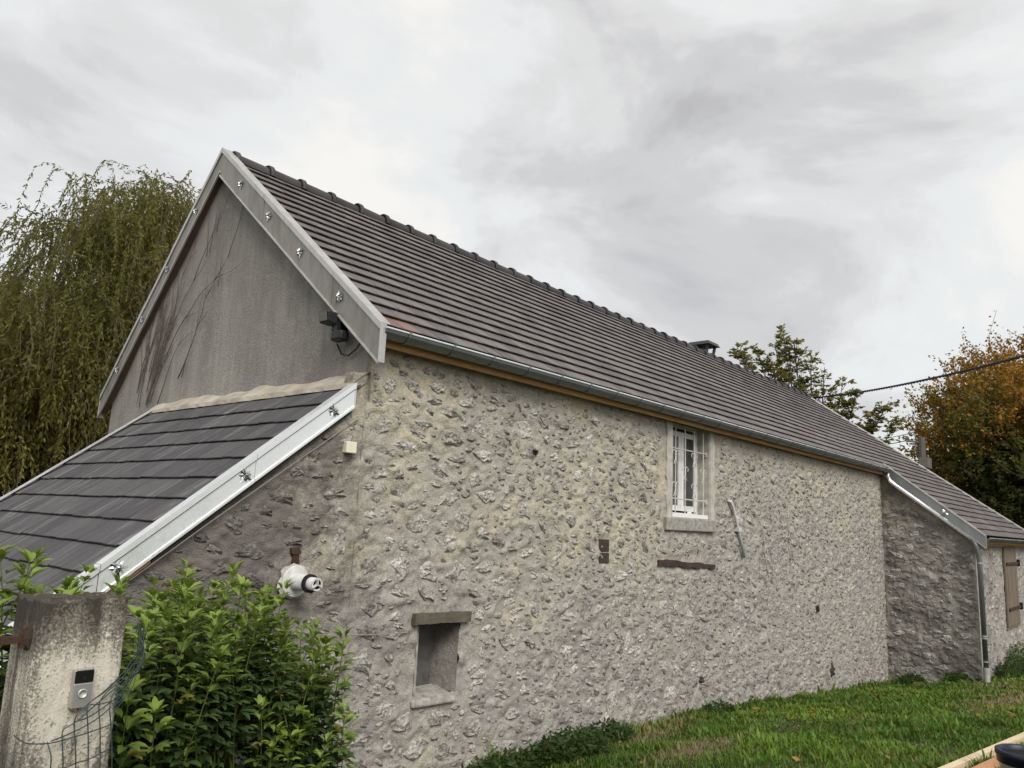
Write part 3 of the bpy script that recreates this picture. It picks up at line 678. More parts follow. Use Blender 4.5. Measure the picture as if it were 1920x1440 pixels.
# annex verge with the flower
barge(barn, (14.17, -0.12, rz(-0.12)+0.06), (14.12, -1.98, rz(-1.98)+0.07), (), 0.25, (-1, 0, 0), (1, 0, 0), 'zinc_blue', 'zinc_edge', groove=0.03, ros=(0.62,), flange=0.12)
m = MB(); A = Vector((14.2, -0.1, rz(-0.1))); B = Vector((14.2, -1.9, rz(-1.9)))
m.hexa([A+Vector((0, 0, -.22)), B+Vector((0, 0, -.22)), B+Vector((.09, 0, -.22)), A+Vector((.09, 0, -.22)), A+Vector((0, 0, -.015)), B+Vector((0, 0, -.015)), B+Vector((.09, 0, -.015)), A+Vector((.09, 0, -.015))]); m.build('verge_rafter', M['plank'], barn)

# ------------------------------------------------------------------ eaves: fascia, gutter, brackets
def gutter(parent, x0, x1, y, z, r_=0.072, step=0.52, first=0.25):
    m = MB(); n = 9
    for x in (x0, x1):
        for k in range(n):
            th = math.pi+math.pi*k/(n-1); m.v.append((x, y+math.cos(th)*r_, z+math.sin(th)*r_))
        for k in range(n):
            th = 2*math.pi-math.pi*k/(n-1); m.v.append((x, y+math.cos(th)*(r_-.004), z+math.sin(th)*(r_-.004)))
    q = 2*n
    for k in range(q): m.f.append((k, (k+1) % q, q+(k+1) % q, q+k))
    m.f.append(tuple(range(n))); m.f.append(tuple(range(q+n-1, q-1, -1)))
    g = m.build('gutter', M['gutter'], parent)
    b = MB().tube([(x0, y-r_, z+0.004), (x1, y-r_, z+0.004)], 0.009, 8); lip = b.build('rolled_lip', M['zinc_new']); lip.parent = g
    me = None; x = x0+first
    while x < x1-0.1:
        if me is None:
            bm = MB(); P = []
            for k in range(9):
                th = math.pi+math.pi*k/8; P.append((0, math.cos(th)*(r_+.004), math.sin(th)*(r_+.004)))
            for k in range(8):
                a, b2 = Vector(P[k]), Vector(P[k+1]); bm.hexa([a+Vector((-.013, 0, 0)), a+Vector((.013, 0, 0)), b2+Vector((.013, 0, 0)), b2+Vector((-.013, 0, 0)), a*1.05+Vector((-.013, 0, 0)), a*1.05+Vector((.013, 0, 0)), b2*1.05+Vector((.013, 0, 0)), b2*1.05+Vector((-.013, 0, 0))])
            bm.box(-.013, .013, -r_-.016, -r_+.016, .006, .017)
            me = bpy.data.meshes.new('bracket'); me.from_pydata(bm.v, [], bm.f); me.materials.append(M['gutter'])
        o = bpy.data.objects.new('bracket', me); COL.objects.link(o); o.parent = g; o.location = (x, y, z); x += step
    return g
gutter(barn, 0.0, 14.15, -0.205, 3.748)
MB().box(0.0, 5.0, -0.128, -0.10, 3.632, 3.83).build('fascia', M['pine'], barn); MB().box(5.004, 10.2, -0.128, -0.10, 3.630, 3.83).build('fascia', M['pine'], barn); MB().box(10.204, 14.12, -0.128, -0.10, 3.632, 3.83).build('fascia', M['pine'], barn)
MB().box(0.0, 14.12, -0.10, 0.03, 3.70, 3.80).build('wall_plate', M['rotten'], barn)
gutter(barn, 14.22, hip_x(-1.9)-0.1, -1.97, rz(-1.95)-0.005, step=0.6)
MB().box(14.30, hip_x(-1.9)-0.2, EY-0.05, EY-0.022, 2.20, 2.37).build('fascia', M['pine'], barn)

# downpipe: swan-neck along the annex verge, then straight down the corner
dx = 14.20
pth = [(dx-0.02, -0.20, 3.68), (dx-0.02, -0.20, 3.60), (dx-0.03, -0.25, 3.50), (dx-0.03, -0.36, 3.40), (dx-0.03, -1.66, 2.40), (dx-0.03, -1.76, 2.31)]
dp = MB().tube(pth, 0.042, 12).build('downpipe', M['zinc_new'], barn, True); dp['label'] = 'bright sloping zinc downpipe below the annex verge'
d2_ = MB().tube([(dx-.03, -1.76, 2.33), (dx-.03, -1.80, 2.20), (dx-.03, -1.83, 2.04), (dx-.03, -1.84, 1.9), (dx-.03, -1.84, -0.12)], [0.058, 0.056, 0.050, 0.046, 0.046], 12).build('downpipe', M['gutter'], barn, True)
for z in (1.86, -0.02, 0.42, 0.46):
    o = MB().tube([(dx-.03, -1.84, z), (dx-.03, -1.84, z+0.022)], 0.053, 12).build('pipe_ring', M['zinc_edge']); o.parent = d2_
o = MB().tube([(dx-.03, -1.84, -0.75), (dx-.03, -1.84, -0.12)], 0.058, 12).build('pipe_shoe', M['stub']); o.parent = d2_
o = MB().bar((dx-.03, -1.30, 2.70), (dx+.1, -1.30, 2.74), 0.03, 0.10).build('pipe_bracket', M['zinc_edge']); o.parent = dp

# ------------------------------------------------------------------ barred window
win = MB(); x0, x1, z0, z1 = WIN[0], WIN[1], WIN[2], 3.70; dpth = 0.24
# plastered reveals and the smooth band round the opening
win.hexa([(x0-.005, -.008, z0), (x0+.012, -.008, z0), (x0+.012, dpth, z0), (x0-.005, dpth, z0), (x0-.005, -.008, z1), (x0+.012, -.008, z1), (x0+.012, dpth, z1), (x0-.005, dpth, z1)])
win.hexa([(x1-.012, -.008, z0), (x1+.005, -.008, z0), (x1+.005, dpth, z0), (x1-.012, dpth, z0), (x1-.012, -.008, z1), (x1+.005, -.008, z1), (x1+.005, dpth, z1), (x1-.012, dpth, z1)])
rv = win.build('reveal', M['plaster'], barn)
def ragged_band(xa, xb, za, zb, side):
    m = MB(); n = 26; r_ = random.Random(5+side)
    for k in range(n+1):
        z = za+(zb-za)*k/n; j = .014*math.sin(k*.9+side)+r_.uniform(-.010, .010)
        L_ = (xa+(j if side == 0 else 0)); R_ = (xb+(j if side == 1 else 0))
        m.v += [(L_, 0.02, z), (L_, -0.020, z), (R_, -0.021, z), (R_, 0.02, z)]
    for k in range(n):
        for q in range(4): m.f.append((4*k+q, 4*k+(q+1) % 4, 4*k+4+(q+1) % 4, 4*k+4+q))
    o = m.build('plaster_band', M['plaster']); o.parent = rv; return o
ragged_band(x0-0.15, x0-0.004, z0-.02, 3.655, 0); ragged_band(x1+0.004, x1+0.13, z0-.02, 3.655, 1)
wd = MB(); fy = 0.17
def ring(m, xa, xb, za, zb, y0, y1, t):
    m.box(xa, xa+t, y0, y1, za, zb); m.box(xb-t, xb, y0, y1, za, zb); m.box(xa+t, xb-t, y0, y1, za, za+t); m.box(xa+t, xb-t, y0, y1, zb-t, zb)
ring(wd, x0+.013, x1-.013, z0+.005, 3.69, fy, fy+.06, 0.06); wo_ = wd.build('window', M['pvc'], barn); wo_['label'] = 'white framed window behind painted iron bars'
s2 = MB(); xm = (x0+x1)/2; ring(s2, x0+.08, xm-.004, z0+.09, 3.58, fy-.022, fy+.03, 0.07); o = s2.build('sash', M['pvc']); o.parent = wo_
s3 = MB(); ring(s3, xm+.004, x1-.08, z0+.09, 3.58, fy-.022, fy+.03, 0.07); o = s3.build('sash', M['pvc']); o.parent = wo_
for (a, b2) in ((x0+.15, xm-.074), (xm+.074, x1-.15)):
    o = MB().box(a, b2, fy-.002, fy+.006, z0+.16, 3.51).build('pane', M['glass']); o.parent = wo_
o = MB().box(x0+.013, x1-.03, 0.0, fy-.002, z0-.002, z0+.05).build('inner_sill', M['pvc']); o.parent = wo_
MB().box(x0-.1, x1+.1, fy+.25, fy+.3, z0-.1, 3.8).build('room_dark_panel', M['dark'], barn)  # near-black panel behind the panes, the unlit room's shade put into its colour
si = MB().box(4.90, 6.27, -0.055, 0.17, 2.245, 2.412).build('sill', M['sill'], barn); bevel(si, 0.012)
gr = MB(); gy = 0.03
gr.tube([(x0-.005, gy, 2.66), (x1+.005, gy, 2.66)], 0.009, 6); g1 = gr.build('window_grille', M['grille'], barn)
o = MB().tube([(x0-.005, gy, 3.32), (x1+.005, gy, 3.32)], 0.009, 6).build('bar', M['grille']); o.parent = g1
for z in (2.66, 3.32):
    o = MB().box(x1-.05, x1-.009, gy-.01, gy+.05, z-.04, z+.03).build('bar_anchor', M['plaster']); o.parent = g1
for k in range(4):
    xb = x0+0.14+0.26*k; o = MB().tube([(xb, gy-.012, 2.455), (xb, gy-.012, 3.60)], 0.009, 6).build('bar', M['grille']); o.parent = g1
    for zc in ((3.02,) if k % 2 else (2.80, 3.22)):
        m = MB()
        for s_ in (-1, 1):
            P = [(xb+s_*0.012, gy-.014, zc-.09), (xb+s_*0.03, gy-.014, zc-.10)]
            P = [(xb+s_*0.045, gy-.014, zc-.11), (xb+s_*0.012, gy-.014, zc-.05), (xb+s_*.012, gy-.014, zc+.03)]
            for q in range(7):
                th = math.pi-math.pi*1.25*q/6; P.append((xb+s_*(0.046+0.034*math.cos(th)), gy-.014, zc+.04+0.034*math.sin(th)))
            m.tube(P, 0.0055, 5)
        o = m.build('scroll', M['grille']); o.parent = g1

# ------------------------------------------------------------------ niche with its lintel
nx0, nx1, nz0, nz1 = NIC; m = MB()
m.quad((nx0, 0, nz0), (nx0, 0, nz1), (nx0+.02, .30, nz1), (nx0+.02, .30, nz0)); m.quad((nx1, 0, nz0), (nx1-.05, .30, nz0), (nx1-.05, .30, nz1), (nx1, 0, nz1)); m.quad((nx0, 0, nz1), (nx1, 0, nz1), (nx1-.05, .3, nz1), (nx0+.02, .3, nz1))
ni = m.build('niche', M['mortar_dark'], barn); ni['label'] = 'deep rectangular niche low in the stone wall'
o = MB().quad((nx0+.01, .29, nz0), (nx1-.04, .29, nz0), (nx1-.04, .29, nz1), (nx0+.01, .29, nz1)).build('back_board', M['board']); o.parent = ni
o = MB().box(nx0+.05, nx0+.075, .05, .075, nz0+.03, nz1-.01).build('upright_strip', M['sill']); o.parent = ni
o = MB().box(nx0+.01, nx0+.14, .12, .16, nz0+.05, nz0+.09).build('batten', M['sill']); o.parent = ni
o = MB().hexa([(nx0-.03, -.045, nz0-.06), (nx1-.02, -.05, nz0-.07), (nx1, .29, nz0-.06), (nx0-.02, .29, nz0-.06), (nx0-.02, -.03, nz0+.005), (nx1-.03, -.035, nz0-.01), (nx1, .29, nz0+.035), (nx0-.02, .29, nz0+.035)]).build('niche_sill', M['sill']); o.parent = ni; bevel(o, 0.02)
def rough_beam(name, x0, x1, za, zb, y0, y1, mat, parent, seed, tilt=0.0, amp=0.012):
    r_ = random.Random(seed); m = MB(); n = 16
    for k in range(n+1):
        x = x0+(x1-x0)*k/n; dz = tilt*(k/n)
        j = lambda s=1: r_.uniform(-amp, amp)*s
        m.v += [(x+j(.4), y0+j(), za+dz+j()), (x+j(.4), y1, za+dz), (x+j(.4), y1, zb+dz), (x+j(.4), y0+j(), zb+dz+j())]
    for k in range(n):
        for q in range(4): m.f.append((4*k+q, 4*k+4+q, 4*k+4+(q+1) % 4, 4*k+(q+1) % 4))
    m.f += [(0, 1, 2, 3), (4*n+3, 4*n+2, 4*n+1, 4*n)]
    return m.build(name, M[mat], parent)
ln = rough_beam('lintel', 0.72, 1.40, 1.372, 1.462, -0.055, 0.28, 'lintel', barn, 3, -0.012, 0.006); ln['label'] = 'old dark lintel over the niche'
eb = rough_beam('embedded_beam', 4.76, 6.28, 1.815, 1.885, -0.035, 0.1, 'rotten', barn, 8, -0.075, 0.010); eb['label'] = 'rotten dark beam embedded below the window'
hb = MB().box(3.475, 3.685, -0.004, 0.05, 1.97, 2.115).build('blocking_brick', M['rotten'], barn); hb['label'] = 'dark brick closing a beam socket'
hb2 = MB().box(3.475, 3.68, -0.010, 0.05, 1.845, 1.965).build('blocking_brick', M['brick'], barn); bevel(hb, .01); bevel(hb2, .01)
# odd dark stones and knots standing proud low in the wall
for (x, z, a, b2) in ((10.87, -0.09, 0.13, 0.17), (4.56, -0.02, .07, .09), (5.58, -0.12, .07, .12), (5.9, 0.33, .05, .07), (10.2, 1.02, .05, .07), (2.25, 2.97, .06, .035)):
    V, F = SV[int(x*10) % len(SV)]; me = bpy.data.meshes.new('dark_stone'); me.from_pydata((V*np.array([a, b2, 0.05])).tolist(), [], F.tolist()); me.materials.append(M['brick'])
    o = bpy.data.objects.new('dark_stone', me); COL.objects.link(o); o.rotation_euler = (R(90), 0, 0); o.location = (x, -0.008, z); under(o, barn)

# shutter on the annex
sh = MB().box(SHX0-.05, SHX1+.05, EY-.04, EY+.05, SHZ0-.06, SHZ0-.01).build('shutter', M['shutter'], barn); sh['label'] = 'weathered brown board shutter on the annex wall'
nb_ = 6; bw = (SHX1-SHX0)/nb_
for k in range(nb_):
    o = MB().box(SHX0+bw*k+.004, SHX0+bw*(k+1)-.004, EY-.055-.004*(k % 2), EY-.02, SHZ0, SHZ1-.02*(k % 2)).build('board', M['shutter']); o.parent = sh
for z in (SHZ0+.35, SHZ1-.45):
    o = MB().box(SHX0+.1, SHX1+.08, EY-.085, EY-.06, z, z+.06).build('strap_hinge', M['rotten']); o.parent = sh
    o = MB().box(SHX1+.04, SHX1+.13, EY-.11, EY-.02, z-.04, z+.12).build('hinge_pin', M['black']); o.parent = sh

# ------------------------------------------------------------------ lean-to roof
LA = math.atan(LS); LC, LSn = math.cos(LA), math.sin(LA)
def lz(x): return lt_top(x)-0.055
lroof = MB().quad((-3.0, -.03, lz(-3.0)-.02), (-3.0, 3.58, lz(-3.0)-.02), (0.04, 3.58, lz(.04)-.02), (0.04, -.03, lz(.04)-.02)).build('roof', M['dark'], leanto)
lroof['label'] = 'slate grey lean-to roof streaked with chalky marks'
GL = 0.257; s = 0; r_ = random.Random(12)
top_s = 3.06/LC
for i in range(13):
    xl = -0.085-GL*LC*(i+0.93)       # nose position of this course
    if xl < -3.2: break
    y = -0.06+r_.uniform(-.12, 0)
    while y < 3.58:
        wd_ = r_.choice((0.14, 0.17, 0.2, 0.23, 0.26)); ya, yb = max(y, -0.045), min(y+wd_, 3.585)
        if yb-ya > 0.03:
            nose = r_.choice((0, 0, 0.004, 0.009)); jt = r_.uniform(-.0015, .0015); L = min(0.31, (0.04-xl)/LC)
            hw = (yb-ya)/2-0.0014; V = []
            for sy in (-hw, hw):
                V += [(0.02-nose, sy, 0.010), (-nose, sy, 0.024+jt), (-nose+.003, sy, 0.030+jt), (L, sy, 0.008), (L, sy, -0.004)]
            F = [(q, q+1, q+6, q+5) for q in range(4)] + [(4, 3, 2, 1, 0), (5, 6, 7, 8, 9), (9, 4, 0, 5)]
            F = [tuple(reversed(f)) for f in F]
            me = bpy.data.meshes.new('tile'); me.from_pydata(V, [], F); me.materials.append(M['slate'])
            o = bpy.data.objects.new('tile', me); COL.objects.link(o); o.parent = lroof
            o.matrix_local = Matrix(((LC, 0, -LSn, xl), (0, 1, 0, (ya+yb)/2), (LSn, 0, LC, lz(xl)), (0, 0, 0, 1))) @ Matrix.Rotation(r_.gauss(0, 0.006), 4, 'X')
        y += wd_
barge(leanto, (-0.095, -0.06, lt_top(-0.095)), (-3.05, -0.06, lt_top(-3.05)), (0.275, 0.60, 0.85), 0.185, (0, -1, 0), (0, 1, 0), 'zinc_new', 'zinc_new', flange=0.075, groove=0.04, ros=(0.065, 0.300, 0.565, 0.9), endcap=False, rs=.8)
b0 = MB().hexa([(-0.095, -.066, lt_top(-.095)-.20), (-0.089, -.066, lt_top(-.095)-.20), (-0.089, .05, lt_top(-.095)-.20), (-0.095, .05, lt_top(-.095)-.20), (-0.095, -.066, lt_top(-.095)), (-0.089, -.066, lt_top(-.095)), (-0.089, .05, lt_top(-.095)), (-0.095, .05, lt_top(-.095))]).build('end_cap', M['zinc_new'], leanto)
barge(leanto, (-0.095, 3.60, lt_top(-0.095)), (-3.05, 3.60, lt_top(-3.05)), (0.5,), 0.17, (0, 1, 0), (0, -1, 0), 'zinc_new', 'zinc_new', flange=0.08, groove=0.04, endcap=False)
for (xa, xb, mt) in ((-0.12, -1.55, 'rotten'), (-1.56, -3.0, 'plank')):
    A = Vector((xa, 0, lt_top(xa))); B = Vector((xb, 0, lt_top(xb)))
    MB().hexa([A+Vector((0, -.045, -.235)), B+Vector((0, -.045, -.235)), B+Vector((0, .03, -.235)), A+Vector((0, .03, -.235)), A+Vector((0, -.045, -.06)), B+Vector((0, -.045, -.06)), B+Vector((0, .03, -.06)), A+Vector((0, .03, -.06))]).build('verge_rafter', M[mt], leanto)
# mortar fillet where the lean-to roof meets the gable
m = MB(); n = 40; r_ = random.Random(2)
for k in range(n+1):
    y = -0.03+3.66*k/n; m.v += [(-0.10+r_.uniform(-.008, .008), y, lz(-.1)+.030), (-0.085, y, lz(-.1)+.075+r_.uniform(-.006, .006)), (0.0, y, lz(-.1)+.145), (0.07, y, lz(-.1)+.185+.018*math.sin(k*.45)+.012*math.sin(k*1.1+1)+r_.uniform(-.006, .006)), (0.08, y, lz(-.1)-.05)]
for k in range(n):
    for q in range(4): m.f.append((5*k+q, 5*k+q+1, 5*k+5+q+1, 5*k+5+q))
fi = m.build('mortar_fillet', M['fillet'], leanto, False)
# corner repair mortar between the gable and the stone wall
m = MB(); r_ = random.Random(6); n = 14
for k in range(n+1):
    z = 3.05+0.62*k/n; wv = 0.13*math.sin(math.pi*min(1, (n-k)/n*1.1+.1))+0.05+r_.uniform(-.02, .02)
    m.v += [(0.035, 0.16, z), (0.030, -0.024, z), (0.05+wv*0.5, -0.024-.004, z), (0.05+wv, -0.010, z)]
for k in range(n):
    for q in range(3): m.f.append((4*k+q, 4*k+4+q, 4*k+4+q+1, 4*k+q+1))
bevel(MB().box(-0.085, 0.06, -0.020, 0.12, 2.96, 3.40).build('corner_patch', M['mortar'], barn), .02, 3)
MB().box(-3.02, -2.98, 0.02, 3.55, -0.4, 0.95).build('end_wall', M['plaster'], leanto); MB().quad((-3.0, 3.5, -0.4), (-3.0, 3.5, lz(-3)-.05), (0.04, 3.5, lz(.04)-.05), (0.04, 3.5, -0.4)).build('rear_wall', M['plaster'], leanto)

# ------------------------------------------------------------------ fittings on the walls
# boiler flue
fl = tag(empty('flue_terminal', (-0.48, -0.03, 1.76)), 'white round boiler flue sticking out of the wall under the lean-to verge', 'flue'); ax = (0, -1, 0)
MB().lathe([(0.0, 0.0), (0.112, 0.0), (0.114, 0.006), (0.108, 0.013), (0.060, 0.016), (0.058, 0.02)], (-0.48, -0.022, 1.76), ax, 28).build('wall_plate', M['flue'], fl)
MB().lathe([(0.060, 0.0), (0.060, 0.075), (0.0575, 0.077), (0.0575, 0.165), (0.05, 0.17)], (-0.48, -0.03, 1.76), ax, 24).build('outer_tube', M['flue'], fl, True)
MB().lathe([(0.060, 0.165), (0.066, 0.166), (0.066, 0.190), (0.044, 0.191)], (-0.48, -0.03, 1.76), ax, 24).build('seal_ring', M['rubber'], fl)
MB().lathe([(0.046, 0.17), (0.046, 0.262), (0.040, 0.262), (0.040, 0.24), (0.0, 0.24)], (-0.48, -0.03, 1.76), ax, 24).build('inner_tube', M['flue'], fl, True)
MB().lathe([(0.0385, 0.245), (0.0, 0.245)], (-0.48, -0.03, 1.76), ax, 24).build('bore_dark_disc', M['rubber'], fl)  # black disc across the tube, shade inside the bore given as colour
m = MB(); oy = -0.03-0.262
for k in range(3):
    th = R(90+120*k); m.bar((-0.48, oy, 1.76), (-0.48+math.cos(th)*.042, oy, 1.76+math.sin(th)*.042), 0.008, 0.026, (0, 1, 0))
m.lathe([(0.034, 0.0), (0.046, 0.0), (0.046, 0.006), (0.034, 0.006)], (-0.48, oy+.003, 1.76), ax, 24); m.build('spoked_cap', M['flue'], fl)
m = MB(); r_ = random.Random(9); n = 22
for k in range(n):
    th = 2*math.pi*k/n; a = 0.125+r_.uniform(-.008, .035)*(1 if math.cos(th) < 0.4 else .2); m.v.append((-0.48+math.cos(th)*a, -0.010, 1.76+math.sin(th)*a))
for k in range(n):
    th = 2*math.pi*k/n; m.v.append((-0.48+math.cos(th)*.105, -0.030, 1.76+math.sin(th)*.105))
for k in range(n): m.f.append((k, (k+1) % n, n+(k+1) % n, n+k))
m.build('sealing_mortar', M['plaster'], fl)
for ch in fl.children: ch.location.y -= 0.016
rb = MB(); rb.hexa([(-.52, -.02, 1.885), (-.45, -.02, 1.87), (-.45, -.035, 1.87), (-.52, -.035, 1.885), (-.51, -.02, 1.955), (-.47, -.02, 1.955), (-.47, -.04, 1.955), (-.51, -.04, 1.955)])
rb.hexa([(-.53, -.02, 1.955), (-.45, -.02, 1.955), (-.45, -.045, 1.955), (-.53, -.045, 1.955), (-.54, -.02, 2.0), (-.46, -.02, 2.005), (-.46, -.035, 2.005), (-.54, -.035, 2.0)])
tag(rb.build('iron_bracket', M['iron']), 'rusty iron stub in the wall just above the flue', 'bracket')
jb = empty('junction_box', (-0.095, -0.03, 2.78)); tag(jb, 'small ivory plastic box on the wall below the lean-to verge end', 'box')
bevel(MB().box(-0.145, -0.045, -0.075, 0.0, 2.735, 2.825).build('cover', M['ivory'], jb), 0.006)
MB().tube([(-0.10, -0.03, 2.825), (-0.10, -0.025, 2.87), (-0.09, -0.012, 2.90)], 0.008, 6).build('cable_entry', M['sill'], jb)
# conduit stub beside the window
cd = empty('conduit_pipe', (6.98, -0.05, 2.3)); tag(cd, 'pale plastic conduit pipe slanting down the wall right of the window', 'pipe')
MB().tube([(6.72, -0.01, 2.705), (6.76, -0.045, 2.69), (6.80, -0.055, 2.62), (6.98, -0.055, 2.30), (7.17, -0.055, 1.90)], 0.022, 10).build('pipe', M['pvcgrey'], cd, True)
MB().box(6.935, 7.035, -0.085, 0.0, 2.27, 2.33).build('pipe_clip', M['pvcgrey'], cd)
# flood light with sensor under the verge
f = tag(empty('floodlight', (0.03, 0.35, 3.78)), 'black floodlight with motion sensor on the gable under the verge', 'floodlight')
hd = MB().hexa([(-.13, .44, 3.86), (-.13, .58, 3.86), (-.04, .54, 3.84), (-.04, .42, 3.84), (-.15, .44, 3.955), (-.15, .58, 3.955), (-.04, .54, 3.95), (-.04, .42, 3.95)]).build('lamp_housing', M['black'], f); bevel(hd, .012)
MB().hexa([(-.136, .455, 3.87), (-.136, .565, 3.87), (-.130, .565, 3.87), (-.130, .455, 3.87), (-.154, .455, 3.945), (-.154, .565, 3.945), (-.148, .565, 3.945), (-.148, .455, 3.945)]).build('lamp_glass', M['lampglass'], f)
bevel(MB().box(-.04, .05, .40, .52, 3.80, 3.92).build('wall_base', M['black'], f), .01)
bevel(MB().box(-.10, .0, .30, .44, 3.69, 3.78).build('sensor', M['black'], f), .02); MB().lathe([(0.0, 0.0), (.030, .005), (.038, .025), (.034, .05)], (-.06, .30, 3.735), (0, 1, 0), 14).build('sensor_lens', M['bgloss'], f)
MB().bar((-.04, .45, 3.90), (-.05, .42, 3.77), .03, .05, (0, 1, 0)).build('swivel_arm', M['black'], f)
for ch in f.children: ch.location.y -= 0.10
MB().tube([(0.02, .40, 3.70), (0.015, .32, 3.60), (.015, .22, 3.575), (0.015, .12, 3.62), (0.0, .05, 3.66)], 0.008, 6).build('cable', M['cable'], f)
# wires on the walls
tag(MB().tube([(-1.84, -.04, 1.67), (-1.2, -.045, 2.16), (-0.6, -.035, 2.60), (-0.02, -.03, 3.02)], 0.0035, 5).build('wall_wire', M['wallwire']), 'thin old wire running up the wall parallel to the lean-to verge', 'wire')
tag(MB().tube([(-0.55, -.035, 1.395), (-0.1, -.04, 1.355), (0.3, -.04, 1.325), (0.66, -.03, 1.315)], 0.004, 5).build('wall_wire', M['wallwire']), 'thin level wire on the wall between the bush and the niche', 'wire')

# dead creeper on the gable
def creeper(name, label, specs, wall, seed, mat='vine'):
    r_ = random.Random(seed); m = MB()
    def grow(a, b, length, rad, ang, depth):
        P, RR = [], []; n = max(4, int(length/0.10)); ca = ang
        for k in range(n+1):
            P.append(wall(a, b)); RR.append(max(0.0012, rad*(1-0.8*k/n))); ca += r_.gauss(0, 0.13); ca = ang+(ca-ang)*0.92
            a += math.sin(ca)*length/n; b += math.cos(ca)*length/n
            if depth > 0 and k > 1 and r_.random() < 0.20: grow(a, b, length*r_.uniform(.25, .5), rad*0.6, ca+r_.choice((-1, 1))*r_.uniform(.2, .55), depth-1)
        m.tube(P, RR, 4, False)
    for s_ in specs: grow(*s_)
    return tag(m.build(name, M[mat]), label, 'vine')
gx = lambda y, z: (0.030 - 0.004, y, z)
S = []; r_ = random.Random(3)
for k in range(26): S.append((4.0+r_.gauss(0, .13), 3.38+r_.uniform(0, .5), r_.uniform(.6, 1.35), r_.uniform(.003, .0065), r_.gauss(-0.18, .15), 3))
S += [(3.98, 3.4, 1.9, .008, -.36, 2), (3.9, 3.42, 2.2, .007, -.50, 1), (3.7, 3.4, .9, .006, -.5, 1), (3.28, 3.65, .85, .008, -.62, 2), (3.2, 3.66, .5, .006, -.2, 1), (2.95, 5.0, .6, .005, 0.1, 1), (2.78, 5.25, .35, .005, 0.05, 0), (2.62, 4.6, .5, .004, .05, 0), (3.0, 4.1, .5, .004, -.1, 0)]
creeper('climbing_vine', 'bare dead creeper stems fanning up the grey gable', S, gx, 5)
S = [(7.9+r_.uniform(-.3, 1.8), 1.0+r_.uniform(0, 1.3), r_.uniform(.5, 1.1), .0035, r_.gauss(-.3, .25), 1) for k in range(9)]
creeper('climbing_vine', 'thin dead creeper strands on the stone wall right of the conduit', S, lambda x, z: (x, -0.024, z), 9)

# ------------------------------------------------------------------ gate post and its fittings
gp_ = empty('gate_post', (-2.70, -1.97, 0.35)); tag(gp_, 'stained concrete gate post at the lower left corner', 'gate post')
m = MB(); nzs = 36; px0, px1, py0, py1 = -2.850, -2.556, -2.08, -1.84; r_ = random.Random(1)
prof = []
def rrect(x0, x1, y0, y1, rad, n=4):
    P = []
    for (cx_, cy_, a0) in ((x0+rad, y0+rad, 180), (x1-rad, y0+rad, 270), (x1-rad, y1-rad, 0), (x0+rad, y1-rad, 90)):
        for k in range(n): 
            th = R(a0+90*k/(n-1)); P.append((cx_+math.cos(th)*rad, cy_+math.sin(th)*rad))
    # denser front face
    return P
base = rrect(px0, px1, py0, py1, 0.018)
def dens(P, step=0.02):
    out = []
    for i in range(len(P)):
        a, b2 = P[i], P[(i+1) % len(P)]; L = math.hypot(b2[0]-a[0], b2[1]-a[1]); n = max(1, int(L/step))
        for k in range(n): out.append((a[0]+(b2[0]-a[0])*k/n, a[1]+(b2[1]-a[1])*k/n))
    return out
base = dens(base); nb2 = len(base)
for j in range(nzs+1):
    z = 0.2+1.722*j/nzs
    for i, (x, y) in enumerate(base):
        k = 1.0-(0.004+0.006*r_.random() if j == nzs else 0); e = r_.uniform(-.002, .002)
        chip = 0.010*r_.random() if (j >= nzs-1) else 0
        m.v.append(((x+2.703)*k-2.703+e, (y+1.96)*k-1.96+e+chip*0.5, z+(r_.uniform(-.014, .006) if j == nzs else 0)))
for j in range(nzs):
    for i in range(nb2): m.f.append((j*nb2+i, j*nb2+(i+1) % nb2, (j+1)*nb2+(i+1) % nb2, (j+1)*nb2+i))
ti = len(m.v); m.v.append((-2.70, -1.96, 1.925))
for i in range(nb2): m.f.append((nzs*nb2+i, nzs*nb2+(i+1) % nb2, ti))
m.build('post', M['post'], gp_, False)
hg = MB(); hg.hexa([(-3.25, -2.02, 1.782), (-2.855, -2.02, 1.782), (-2.855, -2.0, 1.782), (-3.25, -2.0, 1.782), (-3.25, -2.02, 1.806), (-2.855, -2.02, 1.806), (-2.855, -2.0, 1.806), (-3.25, -2.0, 1.806)])
hg.tube([(-2.865, -2.01, 1.765), (-2.865, -2.01, 1.83)], 0.013, 8); hg.build('gate_hinge', M['iron'], gp_)
m = MB(); r_ = random.Random(8)   # rough mortar lump round the hinge
for k in range(10):
    th = 2*math.pi*k/10
    m.v.append((-2.853, -2.01+math.cos(th)*.045*r_.uniform(.7, 1.2), 1.80+math.sin(th)*.055*r_.uniform(.7, 1.2)))
m.v.append((-2.874, -2.01, 1.795))
for k in range(10): m.f.append((k, (k+1) % 10, 10))
m.build('hinge_mortar', M['rotten'], gp_)
sr = MB().box(-2.552, -2.530, -1.99, -1.95, 1.60, 1.70).build('iron_strap', M['plank'], gp_)

